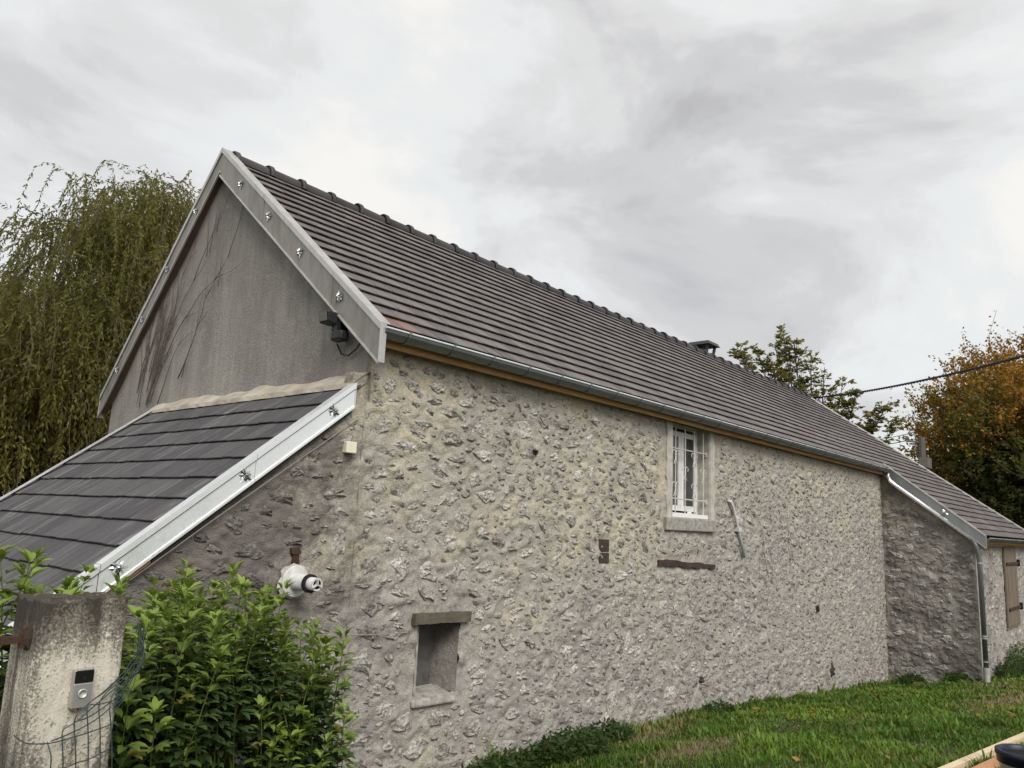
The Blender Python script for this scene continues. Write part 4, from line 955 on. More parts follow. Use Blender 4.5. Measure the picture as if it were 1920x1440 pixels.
db = empty('doorbell', (-2.69, -2.10, 1.58)); tag(db, 'silver and black video doorbell fixed to the gate post', 'doorbell')
x0, x1, z0, z1, yb, yf = -2.722, -2.660, 1.568, 1.692, -2.082, -2.112
bevel(MB().box(x0, x1, yf+.004, yb, z0, z1).build('housing', M['silver'], db), 0.004)
bevel(MB().box(x0+.001, x1-.001, yf-.001, yf+.004, z0+.082, z1-.001).build('black_face', M['bgloss'], db), 0.002)
bevel(MB().box(x0+.001, x1-.001, yf-.001, yf+.004, z0+.001, z0+.080).build('silver_face', M['silver'], db), 0.002)
MB().lathe([(0.0, 0.0), (0.0155, 0.0), (0.0155, 0.003), (0.012, 0.004), (0.0115, .002), (0.0, 0.002)], ((x0+x1)/2, yf-.001, z0+.047), (0, -1, 0), 24).build('button', M['zinc_edge'], db, True)
MB().lathe([(0.0, 0.001), (0.006, 0.001), (0.006, 0.0)], ((x0+x1)/2, yf-.0012, z0+.098), (0, -1, 0), 16).build('camera_lens', M['black'], db)

wf = empty('wire_fence', (-2.65, -2.10, 0.4)); tag(wf, 'dark green wire netting bent round the gate post', 'wire fence')
W_ = [[[-2.772, 1.47], [-2.764, 1.431], [-2.759, 1.389], [-2.75, 1.2]],
[[-2.567, 1.652], [-2.624, 1.61], [-2.672, 1.577], [-2.705, 1.551], [-2.705, 1.522], [-2.694, 1.456], [-2.679, 1.374], [-2.66, 1.2]],
[[-2.57, 1.621], [-2.645, 1.569], [-2.699, 1.525], [-2.739, 1.51], [-2.739, 1.485], [-2.719, 1.382], [-2.7, 1.2]],
[[-2.564, 1.647], [-2.624, 1.605], [-2.669, 1.585], [-2.67, 1.559], [-2.662, 1.515], [-2.637, 1.366], [-2.62, 1.2]],
[[-2.565, 1.638], [-2.633, 1.593], [-2.63, 1.554], [-2.622, 1.509], [-2.598, 1.358], [-2.58, 1.2]],
[[-2.568, 1.629], [-2.594, 1.579], [-2.596, 1.544], [-2.581, 1.498], [-2.558, 1.35], [-2.55, 1.2]],
[[-2.876, 1.508], [-2.85, 1.481], [-2.77, 1.469], [-2.717, 1.475], [-2.66, 1.485], [-2.556, 1.496]],
[[-2.76, 1.378], [-2.721, 1.382], [-2.681, 1.393], [-2.648, 1.397], [-2.602, 1.41], [-2.563, 1.417]],
[[-2.766, 1.473], [-2.711, 1.489], [-2.639, 1.52], [-2.561, 1.57]],
[[-2.672, 1.577], [-2.645, 1.571], [-2.602, 1.576], [-2.562, 1.577]],
[[-2.699, 1.521], [-2.666, 1.533], [-2.617, 1.556], [-2.563, 1.588]]]
for k, P in enumerate(W_):
    pts = [Vector((x, -2.088-.012*math.sin(i*1.3+k)**2-(.02 if 0 < i < len(P)-1 else 0), z)) for i, (x, z) in enumerate(P)]
    fine = []
    for i in range(len(pts)-1):
        for t in (0, .33, .66): fine.append(pts[i].lerp(pts[i+1], t))
    fine.append(pts[-1])
    for _ in range(2): fine = [fine[0]]+[(fine[i-1]+fine[i]*2+fine[i+1])/4 for i in range(1, len(fine)-1)]+[fine[-1]]
    MB().tube(fine, 0.0021, 5).build('wire', M['greenwire'], wf)
for k in range(9):
    r_ = random.Random(60+k); z = 1.648-.014*k
    MB().tube([(-2.568, -2.085, z), (-2.525, -2.04, z+.012), (-2.475+r_.uniform(-.02, .02), -1.99, z+.03+r_.uniform(-.02, .03)), (-2.455+r_.uniform(-.02, .02), -1.99, 1.69+r_.uniform(-.05, .05)), (-2.44+r_.uniform(-.03, .02), -1.97, 1.76+r_.uniform(-.03, .06))], 0.0021, 5).build('wire', M['greenwire'], wf)

# ------------------------------------------------------------------ leaves
def leaf_quads(P, D, S, L, W, fold=0.0):
    """P base points, D directions, S side vectors, L lengths, W widths -> verts (n*4), faces"""
    n = len(P); L = L[:, None]; W = W[:, None]; Nn = np.cross(D, S)
    V = np.stack([P, P+D*L*0.45+S*W*0.5+Nn*W*fold, P+D*L, P+D*L*0.45-S*W*0.5+Nn*W*fold], 1).reshape(-1, 3)
    F = (np.arange(n)*4)[:, None]+np.arange(4)[None]
    return V, F
def unit(v): return v/np.maximum(1e-9, np.linalg.norm(v, axis=-1, keepdims=True))
def rside(D, r):
    return unit(np.cross(D, unit(r.normal(size=D.shape))))

# leafy shrub: shoots with whorls of three-fingered leaves
def shoot_mesh(seed, height, bare):
    r_ = random.Random(seed); Vs, Fs, Cs = [], [], []; 
    def leaf(p, d, n, L, W, col):
        d = d.normalized(); s_ = d.cross(n).normalized(); n2 = s_.cross(d); b = len(Vs)
        prof = [(0, .06, 0), (.25, .72, .03), (.55, 1.0, .02), (.82, .62, -.03), (1, 0.03, -.10)]
        for (t, wv, dz) in prof:
            c = p+d*(L*t)+n2*(L*dz-L*.12*t*t)
            Vs.extend([c-s_*(W*wv/2)+n2*(W*.16*wv), c, c+s_*(W*wv/2)+n2*(W*.16*wv)]); Cs.extend([col]*3)
        for k in range(4):
            for q in (0, 1): Fs.append((b+3*k+q, b+3*k+q+1, b+3*k+4+q, b+3*k+3+q))
    axis = []; p = Vector((0, 0, 0)); lean = Vector((r_.gauss(0, .10), r_.gauss(0, .10), 1)).normalized(); n = 16
    for k in range(n+1):
        axis.append(p.copy()); p = p+lean*height/n; lean = (lean+Vector((r_.gauss(0, .04), r_.gauss(0, .04), .05))).normalized()
    th = r_.uniform(0, 6)
    nodes = int(height*(1-bare)/0.042)
    for k in range(nodes):
        t = bare+(1-bare)*k/max(1, nodes-1); q = axis[min(n, int(t*n))].lerp(axis[min(n, int(t*n)+1)], t*n-int(t*n))
        young = max(0, (t-0.62)/0.38); tip = t > 0.965
        for opp in (0, 1, 2) if tip else (0, 1):
            th += math.pi if opp else 2.0; 
            if opp == 2: th += .6
            el = 0.15+0.75*young+r_.uniform(-.3, .25)
            d = Vector((math.cos(th)*math.cos(el), math.sin(th)*math.cos(el), math.sin(el)))
            size = (0.088-0.024*young)*r_.uniform(.8, 1.2)
            pet = q+d*0.02
            mixf = min(1, young*1.1+max(0, r_.gauss(0, .08)))
            dark = Vector((0.040, 0.072, 0.022))*r_.uniform(.6, 1.5); lite = Vector((0.205, 0.285, 0.050))*r_.uniform(.7, 1.3)
            col = tuple(dark.lerp(lite, mixf)) if r_.random() > .025 else (.22, .19, .05)
            up = Vector((0, 0, 1))
            for sp in (-.75, 0, .75):
                dd = Matrix.Rotation(sp, 3, up) @ d; dd.z += -.05 if sp else 0.05
                leaf(pet, dd, up+d*0.2, size*(1 if sp == 0 else .85), size*.38, col)
    # stem
    mb_ = MB().tube(axis, [0.0045-0.0025*k/n for k in range(n+1)], 5)
    off = len(Vs); me = bpy.data.meshes.new('shoot'); me.from_pydata([tuple(v_) for v_ in Vs]+mb_.v, [], Fs+[tuple(q+off for q in f_) for f_ in mb_.f])
    cols = np.ones((len(me.vertices), 4), np.float32); cols[:off, :3] = np.array(Cs); cols[off:, :3] = (0.12, 0.155, 0.035)
    at = me.color_attributes.new('col', 'FLOAT_COLOR', 'POINT'); at.data.foreach_set('color', cols.ravel()); me.materials.append(M['gloss_leaf'])
    return me
SH = [shoot_mesh(300+k, 0.75, 0.10) for k in range(9)] + [shoot_mesh(400+k, 0.85, 0.45) for k in range(5)]
bush = empty('leafy_bush', (-1.7, -1.2, 0.25)); tag(bush, 'bushy green shrub with whorled leaves between gate post and stone wall', 'shrub')
def bush_top(x, y):
    t = np.interp(x, [-3.3, -2.75, -2.45, -2.15, -1.8, -1.4, -1.1, -.85, -.6, -.42], [1.85, 1.93, 1.78, 1.80, 1.80, 1.74, 1.56, 1.36, 1.38, 1.15])
    return t - 0.10*max(0, abs(y+1.25)-0.35)
r_ = random.Random(77); shoots = []
for k in range(285):
    x = r_.uniform(-3.1, -0.78); u_ = (x+3.2)/2.75; yc = -1.45+0.70*u_; y = yc+r_.uniform(-.48, .48)*(1-.35*u_)
    if x < -2.48 and (y < -1.72 or r_.random() < .65): continue
    top = bush_top(x, y)+r_.gauss(-.03, .09); layer = r_.random(); z = top-(0 if layer < .45 else r_.uniform(.15, 1.1))
    shoots.append((x, y, z))
# the few tall leaders that stand out
shoots += [(-1.80, -1.2, 1.95), (-2.74, -1.6, 2.06), (-2.62, -1.55, 2.02), (-2.42, -1.5, 1.95), (-2.28, -1.42, 1.89), (-1.40, -1.0, 1.79), (-1.57, -1.1, 1.78), (-1.09, -.9, 1.60), (-.72, -.7, 1.40), (-.66, -.7, 1.20), (-0.92, -.8, 1.37), (-2.15, -1.5, 1.88), (-2.85, -1.6, 1.92), (-2.80, -1.62, 1.66), (-2.5, -1.45, 1.93)]
for (x, y, z) in shoots:
    kk = r_.randrange(9) if r_.random() < .8 else 9+r_.randrange(5)
    s_ = r_.uniform(.85, 1.15); H = (0.75 if kk < 9 else .85)*s_
    o = bpy.data.objects.new('shoot', SH[kk]); COL.objects.link(o); o.location = (x, y, z-H); o.rotation_euler = (r_.gauss(0, .10), r_.gauss(0, .10), r_.uniform(0, 6.28)); o.scale = (s_, s_, s_); under(o, bush)
# woody stems of the shrub
m = MB()
for k in range(40):
    x = r_.uniform(-3.0, -.6); u_ = (x+3.2)/2.75; y = -1.45+.7*u_; t = bush_top(x, y)-.35
    m.tube([(x*.9-.17, y+r_.gauss(0, .1), float(gz(x, y))-.05), (x+r_.gauss(0, .04), y, t*.55), (x+r_.gauss(0, .05), y+r_.gauss(0, .08), t)], [.010, .008, .005], 5, False)
m.build('stems', M['stem'], bush)

# ------------------------------------------------------------------ grass
nb_ = 420000; gr_ = np.random.default_rng(21)
gxv = gr_.uniform(-0.2, 22, nb_); gyv = gr_.uniform(-5.0, -0.02, nb_)
dist = np.hypot(gxv-CAM.x, gyv-CAM.y); keep = gr_.random(nb_) < np.clip((6.0/dist)**1.3, 0.10, 1)
keep &= ~((gxv > EX-.05) & (gyv > EY-.03))
bare = np.exp(-(((gxv-3.9)/0.9)**2+((gyv+.45)/.28)**2)) + np.exp(-(((gxv-8.9)/2.0)**2+((gyv+3.0)/.42)**2)) + np.exp(-(((gxv-12.6)/1.3)**2+((gyv+2.3)/.4)**2)) + .8*np.exp(-(((gxv-3.2)/.9)**2+((gyv+1.4)/.28)**2)) + 0.5*np.exp(-(((gxv-5.0)/.5)**2+((gyv+.2)/.2)**2))
keep &= gr_.random(nb_) > bare*0.85
keep &= ~((np.abs(gyv+3.47+(gxv-1.6)*.117) < .05) | (np.abs(gyv+3.65+(gxv-1.6)*.119) < .06))
clump = vnoise(gxv, gyv, 2.2, 41, 3); keep &= gr_.random(nb_) < 0.25+clump*1.1
gxv, gyv, dist, clump, bare = gxv[keep], gyv[keep], dist[keep], clump[keep], bare[keep]; n = len(gxv)
gzv = gz(gxv, gyv) + (vnoise(gxv, gyv, 1.1, 3)-0.5)*0.07 - 0.004
hgt = (0.022+0.095*clump**2.2+0.13*np.exp(-np.abs(gyv)/.22)*clump)*gr_.uniform(.5, 1.35, n); az = gr_.uniform(0, 2*np.pi, n); lean = gr_.uniform(.25, 1.1, n)
coarse = gr_.random(n) < .06; hgt = hgt*np.where(coarse, 1.5, 1); wdt = 0.0032*np.clip(dist/5, 1, 2.6)*gr_.uniform(.7, 1.5, n)*np.where(coarse, 1.9, 1)
B0 = np.stack([gxv, gyv, gzv], 1); dv = np.stack([np.cos(az), np.sin(az), np.zeros(n)], 1); sv = np.stack([-np.sin(az), np.cos(az), np.zeros(n)], 1)
mid = B0+dv*(hgt*lean*.35)[:, None]+np.array([0, 0, 1])*(hgt*.62)[:, None]; tip = B0+dv*(hgt*lean)[:, None]+np.array([0, 0, 1])*(hgt*.95)[:, None]
V = np.stack([B0-sv*wdt[:, None], B0+sv*wdt[:, None], mid+sv*(wdt*.8)[:, None], mid-sv*(wdt*.8)[:, None], tip], 1).reshape(-1, 3)
bi = np.arange(n)*5; F = np.concatenate([np.stack([bi, bi+1, bi+2], 1), np.stack([bi, bi+2, bi+3], 1), np.stack([bi+3, bi+2, bi+4], 1)])
t = np.clip(vnoise(gxv, gyv, .8, 55, 3)*1.6-.4+gr_.normal(0, .22, n), 0, 1)[:, None]
t2 = np.clip((vnoise(gxv, gyv, 2.6, 58, 2)-.35)*2.2, .25, 1.5)[:, None]; c = (np.array([0.055, 0.132, 0.013])*(1-t)+np.array([0.175, 0.275, 0.034])*t)*(.6+.55*t2)
dry = (np.clip(bare*1.2+gr_.normal(0, .2, n)-.2, 0, 1)*(gr_.random(n) < .8))[:, None]; dry = np.maximum(dry, (gr_.random(n) < .05)[:, None]*.8); c = c*(1-dry)+np.array([0.24, 0.19, 0.095])*dry
g_o = arr_mesh('grass', V, F, M['blade'], None, np.repeat(c, 5, 0)); tag(g_o, 'short green lawn grass below the stone wall', 'grass', kind='stuff')

fr = np.random.default_rng(91); n = 260; fx = fr.uniform(1.5, 16, n); fy = -fr.uniform(.1, 4.2, n); k_ = ~((fx > EX-.1) & (fy > EY-.1)); fx, fy = fx[k_], fy[k_]; n = len(fx)
D = unit(np.stack([fr.normal(size=n), fr.normal(size=n), fr.normal(0, .3, n)], 1)); L = fr.uniform(.04, .08, n); V, F = leaf_quads(np.stack([fx, fy, gz(fx, fy)+fr.uniform(.03, .06, n)], 1), D, unit(np.cross(D, np.array([0, 0, 1.0])+fr.normal(0, .3, (n, 3)))), L, L*.6, .1)
fl_o = arr_mesh('fallen_leaves', V, F, M['blade'], None, np.repeat(np.array([[.26, .15, .04]])*fr.uniform(.5, 1.4, (n, 1)), 4, 0)); tag(fl_o, 'small brown and yellow fallen leaves strewn over the lawn', 'leaves', kind='stuff')

# broad-leaved weeds along the foot of the wall
def weed(name, label, x, y, rad, hgt_, n, seed, col, size=0.05):
    r_ = np.random.default_rng(seed); th = r_.uniform(0, 6.28, n); rr = rad*np.sqrt(r_.random(n)); px = x+np.cos(th)*rr; py = np.minimum(y+np.sin(th)*rr*.55, -0.03)
    h = hgt_*(1-.6*(rr/rad)**2)*r_.uniform(.35, 1.1, n); P = np.stack([px, py, gz(px, py)+h], 1)
    D = unit(np.stack([r_.normal(size=n), r_.normal(size=n)-.3, r_.normal(.15, .4, n)], 1)); up = np.array([0, 0, 1.0])+r_.normal(0, .35, (n, 3)); S_ = unit(np.cross(D, up))
    L = size*r_.uniform(.6, 1.4, n); V, F = leaf_quads(P, D, S_, L, L*.6, .12); cc = np.array(col)*r_.uniform(.6, 1.5, (n, 1)); 
    root = tag(empty(name, (x, y, float(gz(x, y)))), label, 'weed', 'weeds along the foot of the wall')
    o = arr_mesh('foliage', V, F, M['blade'], None, np.repeat(cc, 4, 0)); under(o, root)
    m = MB()
    for k in range(min(30, n)): m.tube([(float(px[k]), float(py[k]), float(P[k, 2]-h[k])-.01), tuple(float(q) for q in P[k])], 0.003, 4, False)
    m.build('stalks', M['stem'], root); return root
for k, (x, y, rad, h, n, lab) in enumerate(((2.35, -.45, .55, .26, 1300, 'dark leafy weed clump at the bottom edge nearest the niche'), (3.25, -.30, .42, .20, 800, 'low weed patch against the wall beside the bare soil'), (1.55, -.35, .5, .2, 700, 'weeds at the wall foot just right of the shrub'), (6.0, -.18, .35, .15, 350, 'small weed tuft at the wall foot below the embedded beam'),
        (14.0, -.5, .5, .2, 420, 'weeds in the inner corner by the dark annex wall'), (13.95, -1.35, .45, .24, 420, 'weeds at the foot of the dark annex wall near the downpipe'), (15.6, -2.1, .6, .35, 500, 'weed clump below the annex shutter beside the downpipe'), (17.3, -2.1, .9, .5, 700, 'tall weeds at the right edge below the annex shutter'))):
    weed('weed_plant', lab, x, y, rad, h, n, 500+k, (0.035, 0.066, 0.016) if k != 7 else (.05, .085, .02), 0.055 if x < 9 else .07)

# ------------------------------------------------------------------ trees
def tube_chain(m, P, r0, r1, n=6): m.tube(P, [r0+(r1-r0)*k/(len(P)-1) for k in range(len(P))], n, False)
def willow():
    root = tag(empty('willow_tree', (1.4, 11.6, 0)), 'tall weeping willow with drooping olive foliage behind the gable', 'tree'); r = np.random.default_rng(5); pr = random.Random(5)
    C = np.array([1.75, 12.0, 0.0]); m = MB()
    tube_chain(m, [(1.4, 11.6, -.2), (1.35, 11.6, 1.2), (1.2, 11.5, 2.6)], .38, .30, 10)
    tufts = []
    def surf(th, ph, f):   # dome of the crown
        l = math.cos(th)*math.cos(ph)*4.7*f; z = 4.2+math.sin(ph)*5.05*f
        if l < 0: z -= 0.36*max(0, z-2.5)*min(1, (-l/2.0))
        return C+np.array([l, math.sin(th)*math.cos(ph)*3.9*f, z])
    for k in range(330):
        th = r.uniform(0, 2*np.pi) if k % 3 == 0 else -math.pi/2+r.normal(0, 1.1); ph = math.asin(r.uniform(-.62, .98)); f = r.uniform(.70, 1.0)*(1+.07*math.sin(4*th+2)+.05*math.sin(7*ph)) if r.random() < .8 else r.uniform(.3, .66); tufts.append((surf(th, ph, f), th, ph, f))
    for (t, th, ph, f) in tufts:
        if pr.random() < .5:
            a = Vector((1.2, 11.5, 2.6)); b = Vector(t); mid = a.lerp(b, .5)+Vector((pr.gauss(0, .3), pr.gauss(0, .3), .5))
            q1 = a.lerp(mid, .5)+Vector((0, 0, .15)); q2 = mid.lerp(b, .5)+Vector((0, 0, .25)); tube_chain(m, [a, q1, mid, q2, b], .085*pr.uniform(.6, 1.2), .012, 5)
    m.build('trunk', M['bark'], root)
    T = np.array([t[0] for t in tufts]); TH = np.array([t[1] for t in tufts]); nt_ = len(T); per = 38; idx = np.repeat(np.arange(nt_), per); ns = len(idx)
    tone = r.uniform(.7, 1.25, nt_)[idx]; hue = r.random(nt_)[idx]; a2 = TH[idx]+r.normal(0, 1.1, ns); ro = r.uniform(.25, 1.0, ns)
    v = np.stack([np.cos(a2)*ro-.12, np.sin(a2)*ro-.05, r.uniform(-.05, .32, ns)], 1); p = T[idx]+r.normal(0, .34, (ns, 3))*np.array([1, 1, .7]); ln = r.uniform(.7, 2.2, ns); n_ = 24; step = (ln/n_)[:, None]
    P, D, Cc, track = [], [], [], [p.copy()]
    for q in range(n_):
        v = v+np.array([0, 0, -.095])+r.normal(0, .06, (ns, 3)); v[:, :2] *= .955; vv = unit(v); p = p+vv*step; track.append(p.copy())
        for rep_ in (0, 1):
            d = vv*.75+r.normal(0, .42, (ns, 3)); d[:, 2] -= .25; P.append(p-vv*step*r.random((ns, 1))); D.append(d)
            base = np.array([.165, .142, .034])*(1-hue[:, None]*.7)+np.array([.095, .105, .028])*(hue[:, None]*.7); Cc.append(base*(tone*r.uniform(.7, 1.3, ns))[:, None])
    track = np.stack(track, 1); tw = MB()
    for k in range(0, ns, 3): tw.tube([tuple(q) for q in track[k, ::6]], 0.005, 3, False)
    tw.build('twigs', M['vine'], root)
    P = np.concatenate(P); D = unit(np.concatenate(D)); nl = len(P); S_ = rside(D, r); V, F = leaf_quads(P, D, S_, r.uniform(.07, .12, nl), r.uniform(.020, .032, nl)); o = arr_mesh('crown', V, F, M['leaf'], None, np.repeat(np.concatenate(Cc), 4, 0)); under(o, root); o['kind'] = 'stuff'
willow()

def autumn():
    base = np.array([31.0, -3.4, 0.0]); root = tag(empty('autumn_tree', tuple(base)), 'large tree turning orange and gold beyond the roof at the right', 'tree'); r = np.random.default_rng(8); pr = random.Random(8); m = MB()
    tube_chain(m, [tuple(base+[0, 0, -1]), tuple(base+[0, 0, 2]), tuple(base+[.1, 0, 4.5])], .35, .25, 8)
    tw = MB(); nc = 2200; th = r.uniform(0, 2*np.pi, nc); th = np.where(r.random(nc) < .6, np.pi+r.normal(0, .9, nc), th); ph = np.arcsin(r.uniform(-.80, .99, nc)); f = r.uniform(.2, 1.0, nc)**.42
    lump = 1+.10*np.sin(3*th+1)+.07*np.sin(5*ph+2*th)+r.normal(0, .04, nc); cph = np.cos(ph)
    c = base+np.stack([np.cos(th)*cph*6.0*f*lump, np.sin(th)*cph*6.6*f*lump, 4.0+np.sin(ph)*5.4*f*lump], 1); k_ = c[:, 2] > -.5; c, th, ph, f = c[k_], th[k_], ph[k_], f[k_]
    outd = unit(np.stack([np.cos(th)*np.cos(ph), np.sin(th)*np.cos(ph), np.sin(ph)+.45], 1))
    for k in range(0, len(c), 7): tube_chain(m, [tuple(base+[.1, 0, pr.uniform(2, 4.5)]), tuple((base+[0, 0, 4.5])*.4+c[k]*.6+np.array([0, 0, -.3])), tuple(c[k])], .06, .012, 4)
    orange = .27+1.6*(vnoise(c[:, 1], c[:, 2], .40, 61, 3)-.5)+.9*(f-.86)+.03*(c[:, 2]-5)+r.normal(0, .10, len(c))
    per = 11; idx = np.repeat(np.arange(len(c)), per); ns = len(idx); v = unit(outd[idx]+r.normal(0, .5, (ns, 3))); p = c[idx]+r.normal(0, .33, (ns, 3)); n_ = 9
    stp = (r.uniform(.25, .85, ns)*np.where((f[idx] > .93) & (r.random(ns) < .35), 1.6, 1)/n_)[:, None]; P, D, Cc, track = [], [], [], [p.copy()]; org = orange[idx]
    for q in range(n_):
        v = unit(v+r.normal(0, .10, (ns, 3))+np.array([0, 0, .03])); p = p+v*stp; track.append(p.copy())
        for rep_ in (0, 1):
            kk = r.random(ns) < 1.0-q/n_*.45; n2 = int(kk.sum()); d = v[kk]*.4+r.normal(0, .6, (n2, 3)); P.append(p[kk]+r.normal(0, .04, (n2, 3))); D.append(d)
            w_ = np.clip((org[kk]+r.normal(0, .14, n2)-.36)/.28, 0, 1)[:, None]; gcol = np.array([.070, .080, .018])*r.uniform(.6, 1.5, (n2, 1)); ocol = np.where(r.random((n2, 1)) < .8, np.array([[.40, .19, .028]]), np.array([[.26, .085, .028]]))*r.uniform(.6, 1.3, (n2, 1)); Cc.append(gcol*(1-w_)+ocol*w_)
    track = np.stack(track, 1)
    for k in range(0, ns, 5): tw.tube([tuple(q) for q in track[k, ::3]], 0.007, 3, False)
    m.build('trunk', M['bark'], root); tw.build('twigs', M['vine'], root)
    P = np.concatenate(P); D = unit(np.concatenate(D)); S_ = rside(D, r); L = r.uniform(.09, .15, len(P)); V, F = leaf_quads(P, D, S_, L, L*.62, .1); o = arr_mesh('crown', V, F, M['leaf'], None, np.repeat(np.concatenate(Cc), 4, 0)); under(o, root); o['kind'] = 'stuff'
autumn()

def walnut():
    base = np.array([23.2, 4.6, 0.0]); root = tag(empty('walnut_tree', tuple(base)), 'green tree with upright leafy branches rising behind the roof ridge', 'tree'); r = np.random.default_rng(14); pr = random.Random(14); m = MB()
    tube_chain(m, [tuple(base+[0, 0, -.5]), tuple(base+[0, 0, 2]), tuple(base+[-.1, 0, 3.6])], .22, .15, 8)
    # tips of the main leaders (azimuth in plan from the road side, height), spread along the ridge
    tips = [(21.1, 6.4, 8.7, .40), (21.5, 5.85, 8.6, .40), (21.75, 5.0, 9.2, .55), (21.95, 4.7, 8.8, .65), (22.1, 4.2, 8.3, .65), (22.25, 3.8, 7.9, .55), (22.4, 3.25, 7.4, .55), (22.5, 2.85, 7.0, .5), (22.8, 1.95, 6.7, .38), (22.75, 2.25, 6.4, .4), (21.6, 5.4, 8.2, .7), (22.0, 4.5, 7.7, .8), (22.3, 3.5, 6.7, .7), (22.6, 2.5, 6.1, .5), (21.2, 6.1, 8.0, .5), (21.8, 5.3, 8.7, .5), (22.9, 1.7, 6.0, .35)]
    P, D, L, Cc = [], [], [], []
    for (x, y, z, sp) in tips:
        a = Vector(base)+Vector((0, 0, 3.3)); b = Vector((x, y, z)); mid = a.lerp(b, .55); mid.z -= .35; tube_chain(m, [a, a.lerp(mid, .5), mid, mid.lerp(b, .5)+Vector((0, 0, -.05)), b], .055, .009, 5)
        for k in range(int(24*sp/.6)):
            t = pr.uniform(0, 1)**.8; hh = 2.1*sp/.6*t; q = b-(b-mid).normalized()*hh*0.9; wd_ = sp*(.25+.75*math.sin(min(1, t+.12)*math.pi*.75))
            o_ = Vector((pr.gauss(0, .45), pr.gauss(0, .45), pr.uniform(.0, 1.0)))*wd_; e = q+o_; tube_chain(m, [q-Vector((0, 0, .12)), q.lerp(e, .6), e], .011, .005, 4)
            for cl_ in range(4):      # compound leaves
                th = pr.uniform(0, 6.28); d0 = np.array([math.cos(th), math.sin(th), pr.uniform(.1, 1.3)]); d0 /= np.linalg.norm(d0); c0 = np.array(q.lerp(e, pr.uniform(.4, 1.0)))
                tone = r.uniform(.65, 1.25); gold = r.random() < (.10 if z > 7.5 else .2)
                for q2 in range(7):
                    pp = c0+d0*(.05+.042*(q2//2))+np.array([0, 0, -.005*q2]); side = np.cross(d0, [0, 0, 1])*(1 if q2 % 2 else -1); dd = d0*.7+side*.7+np.array([0, 0, -.35])+r.normal(0, .2, 3)
                    P.append(pp); D.append(dd); L.append(r.uniform(.11, .17)); Cc.append((np.array([.185, .172, .04]) if not gold else np.array([.18, .12, .03]))*tone)
    m.build('trunk', M['bark'], root)
    P = np.array(P); D = unit(np.array(D)); S_ = rside(D, r); L = np.array(L); V, F = leaf_quads(P, D, S_, L, L*.42, .1); o = arr_mesh('crown', V, F, M['leaf'], None, np.repeat(np.array(Cc), 4, 0)); under(o, root); o['kind'] = 'stuff'
walnut()

# ------------------------------------------------------------------ utility pole and overhead cables
def along(dirx, diry, tan, d): return Vector((CAM.x+dirx*d, CAM.y+diry*d, CAM.z+tan*d))
pt = along(.975, .222, .118, 28.5)
up_ = tag(empty('utility_pole', (pt.x, pt.y, 0)), 'short wooden utility pole between the roof edge and the orange tree', 'utility pole')
MB().tube([(pt.x, pt.y, -.8), (pt.x, pt.y, pt.z)], [.15, .12], 10).build('shaft', M['polewood'], up_)
MB().box(pt.x-.65, pt.x-.12, pt.y-.30, pt.y-.05, pt.z-1.05, pt.z-.72).build('connection_box', M['insul'], up_)
MB().tube([(pt.x-.55, pt.y+.35, pt.z-.16), (pt.x+.2, pt.y-.1, pt.z-.16)], .03, 6).build('crossarm', M['insul'], up_)
for k in range(2): MB().lathe([(.02, 0), (.045, .03), (.045, .08), (.02, .12)], (pt.x-.45+.3*k, pt.y+.29-.18*k, pt.z-.14), (0, 0, 1), 10).build('insulator', M['insul'], up_)
def sagged(a, b, sag, n=24): return [a.lerp(b, k/n)-Vector((0, 0, sag*4*(k/n)*(1-k/n))) for k in range(n+1)]
a = along(.915, .404, .158, 33); c = along(.947, .321, .168, 27); b2 = along(.993, .119, .206, 17.0); ext = b2+(b2-c)*.55
P = [a]+sagged(c, b2, .10)+[ext]
cb_ = empty('overhead_cable', tuple(c)); tag(cb_, 'thick twisted black overhead cable crossing the sky at the right', 'cable')
for ph in (0, math.pi):
    Q = []; tot = 0; dense = []
    for k in range(len(P)-1):
        for q in range(10): dense.append(P[k].lerp(P[k+1], q/10))
    for k, p in enumerate(dense): th = k*.9+ph; Q.append(p+Vector((0, math.cos(th), math.sin(th)))*.016)
    MB().tube(Q, .019, 5, False).build('strand', M['cable'], cb_)
a = along(.962, .270, .114, 31); b2 = along(.985, .16, .142, 31); tag(MB().tube(sagged(a, b2, .05), .012, 5).build('overhead_cable', M['cable']), 'thin overhead wire entering the orange tree above the pole', 'cable')
tag(MB().tube(sagged(along(.960, .280, .108, 30), Vector((pt.x-.3, pt.y+.2, pt.z-.1)), .05), .014, 5).build('overhead_cable', M['cable']), 'short low wire from behind the roof to the pole top', 'cable')

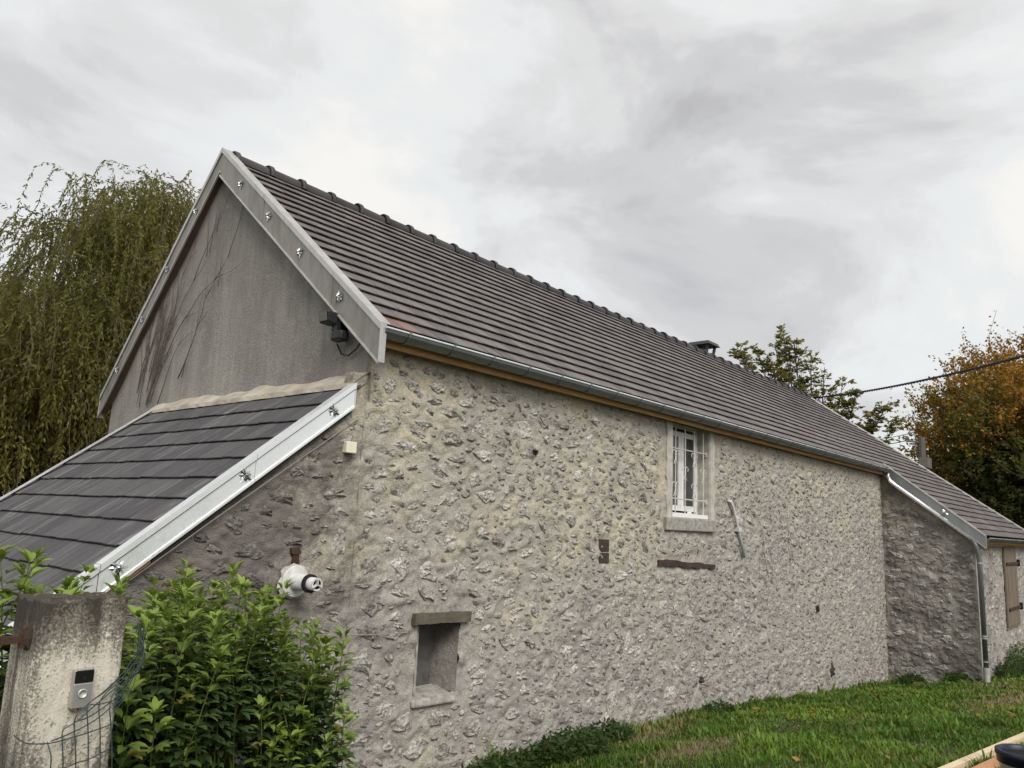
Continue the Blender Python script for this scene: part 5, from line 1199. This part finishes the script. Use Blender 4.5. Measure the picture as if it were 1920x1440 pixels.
# ------------------------------------------------------------------ things lying on the lawn
def on_ground(x, y, h=0.0): return Vector((x, y, float(gz(x, y))+h))
bt = MB().bar(on_ground(1.6, -3.47, .075), on_ground(7.5, -4.16, .075), .06, .05); tag(bt.build('timber_batten', M['pine_pale']), 'pale sawn batten lying in the grass at the bottom right corner', 'batten')
pl = MB().bar(on_ground(1.6, -3.65, .06), on_ground(6.8, -4.27, .06), .11, .035); tag(pl.build('plank', M['plank']), 'orange-brown plank lying behind the bucket', 'plank')
bk = Vector((1.80, -4.20, 0)); gzb = float(gz(bk.x, bk.y)); dv = (bk-Vector((CAM.x, CAM.y, 0))).normalized()
bu = tag(empty('bucket', (bk.x, bk.y, gzb)), 'white plastic bucket with dark navy rim cut by the bottom right corner', 'bucket')
BX, BY, BZ = bk.x, bk.y, gzb
MB().lathe([(0.0, .005), (.125, .005), (.152, .275), (.156, .275), (.146, .275), (.12, .012)], (BX, BY, BZ), (0, 0, 1), 32).build('body', M['white'], bu, True)
MB().lathe([(.150, .262), (.164, .262), (.166, .30), (.172, .302), (.172, .328), (.160, .334), (.146, .328), (.146, .285)], (BX, BY, BZ), (0, 0, 1), 32).build('rim', M['navy'], bu, True)
MB().lathe([(0, .30), (.147, .30)], (BX, BY, BZ), (0, 0, 1), 32).build('dark_disc', M['dark'], bu)  # near-black disc just below the top of the rim
m = MB(); P = []
for k in range(17):
    th = math.pi*k/16; P.append((BX+math.cos(th)*.17, BY+math.sin(th)*.17*.3-.03, BZ+.30-math.sin(th)*.10))
m.tube(P, .0025, 5).build('handle', M['silver'], bu)
tcu = bpy.data.curves.new('lettering', 'FONT'); tcu.body = 'CE'; tcu.size = .075; tcu.extrude = .0008
to = bpy.data.objects.new('lettering', tcu); COL.objects.link(to); dg = bpy.context.evaluated_depsgraph_get(); tme = bpy.data.meshes.new_from_object(to.evaluated_get(dg)); bpy.data.objects.remove(to)
tme.materials.clear(); tme.materials.append(M['navy'])
a0 = math.atan2(CAM.y-BY, CAM.x-BX)-.35
for v_ in tme.vertices:
    th = a0+v_.co.x/.152; zz_ = .185+v_.co.y; rr = .1255+.027*(zz_-.005)/.27+.0012+v_.co.z; v_.co = (BX+math.cos(th)*rr, BY+math.sin(th)*rr, BZ+zz_)
lo = link('lettering', tme); under(lo, bu)
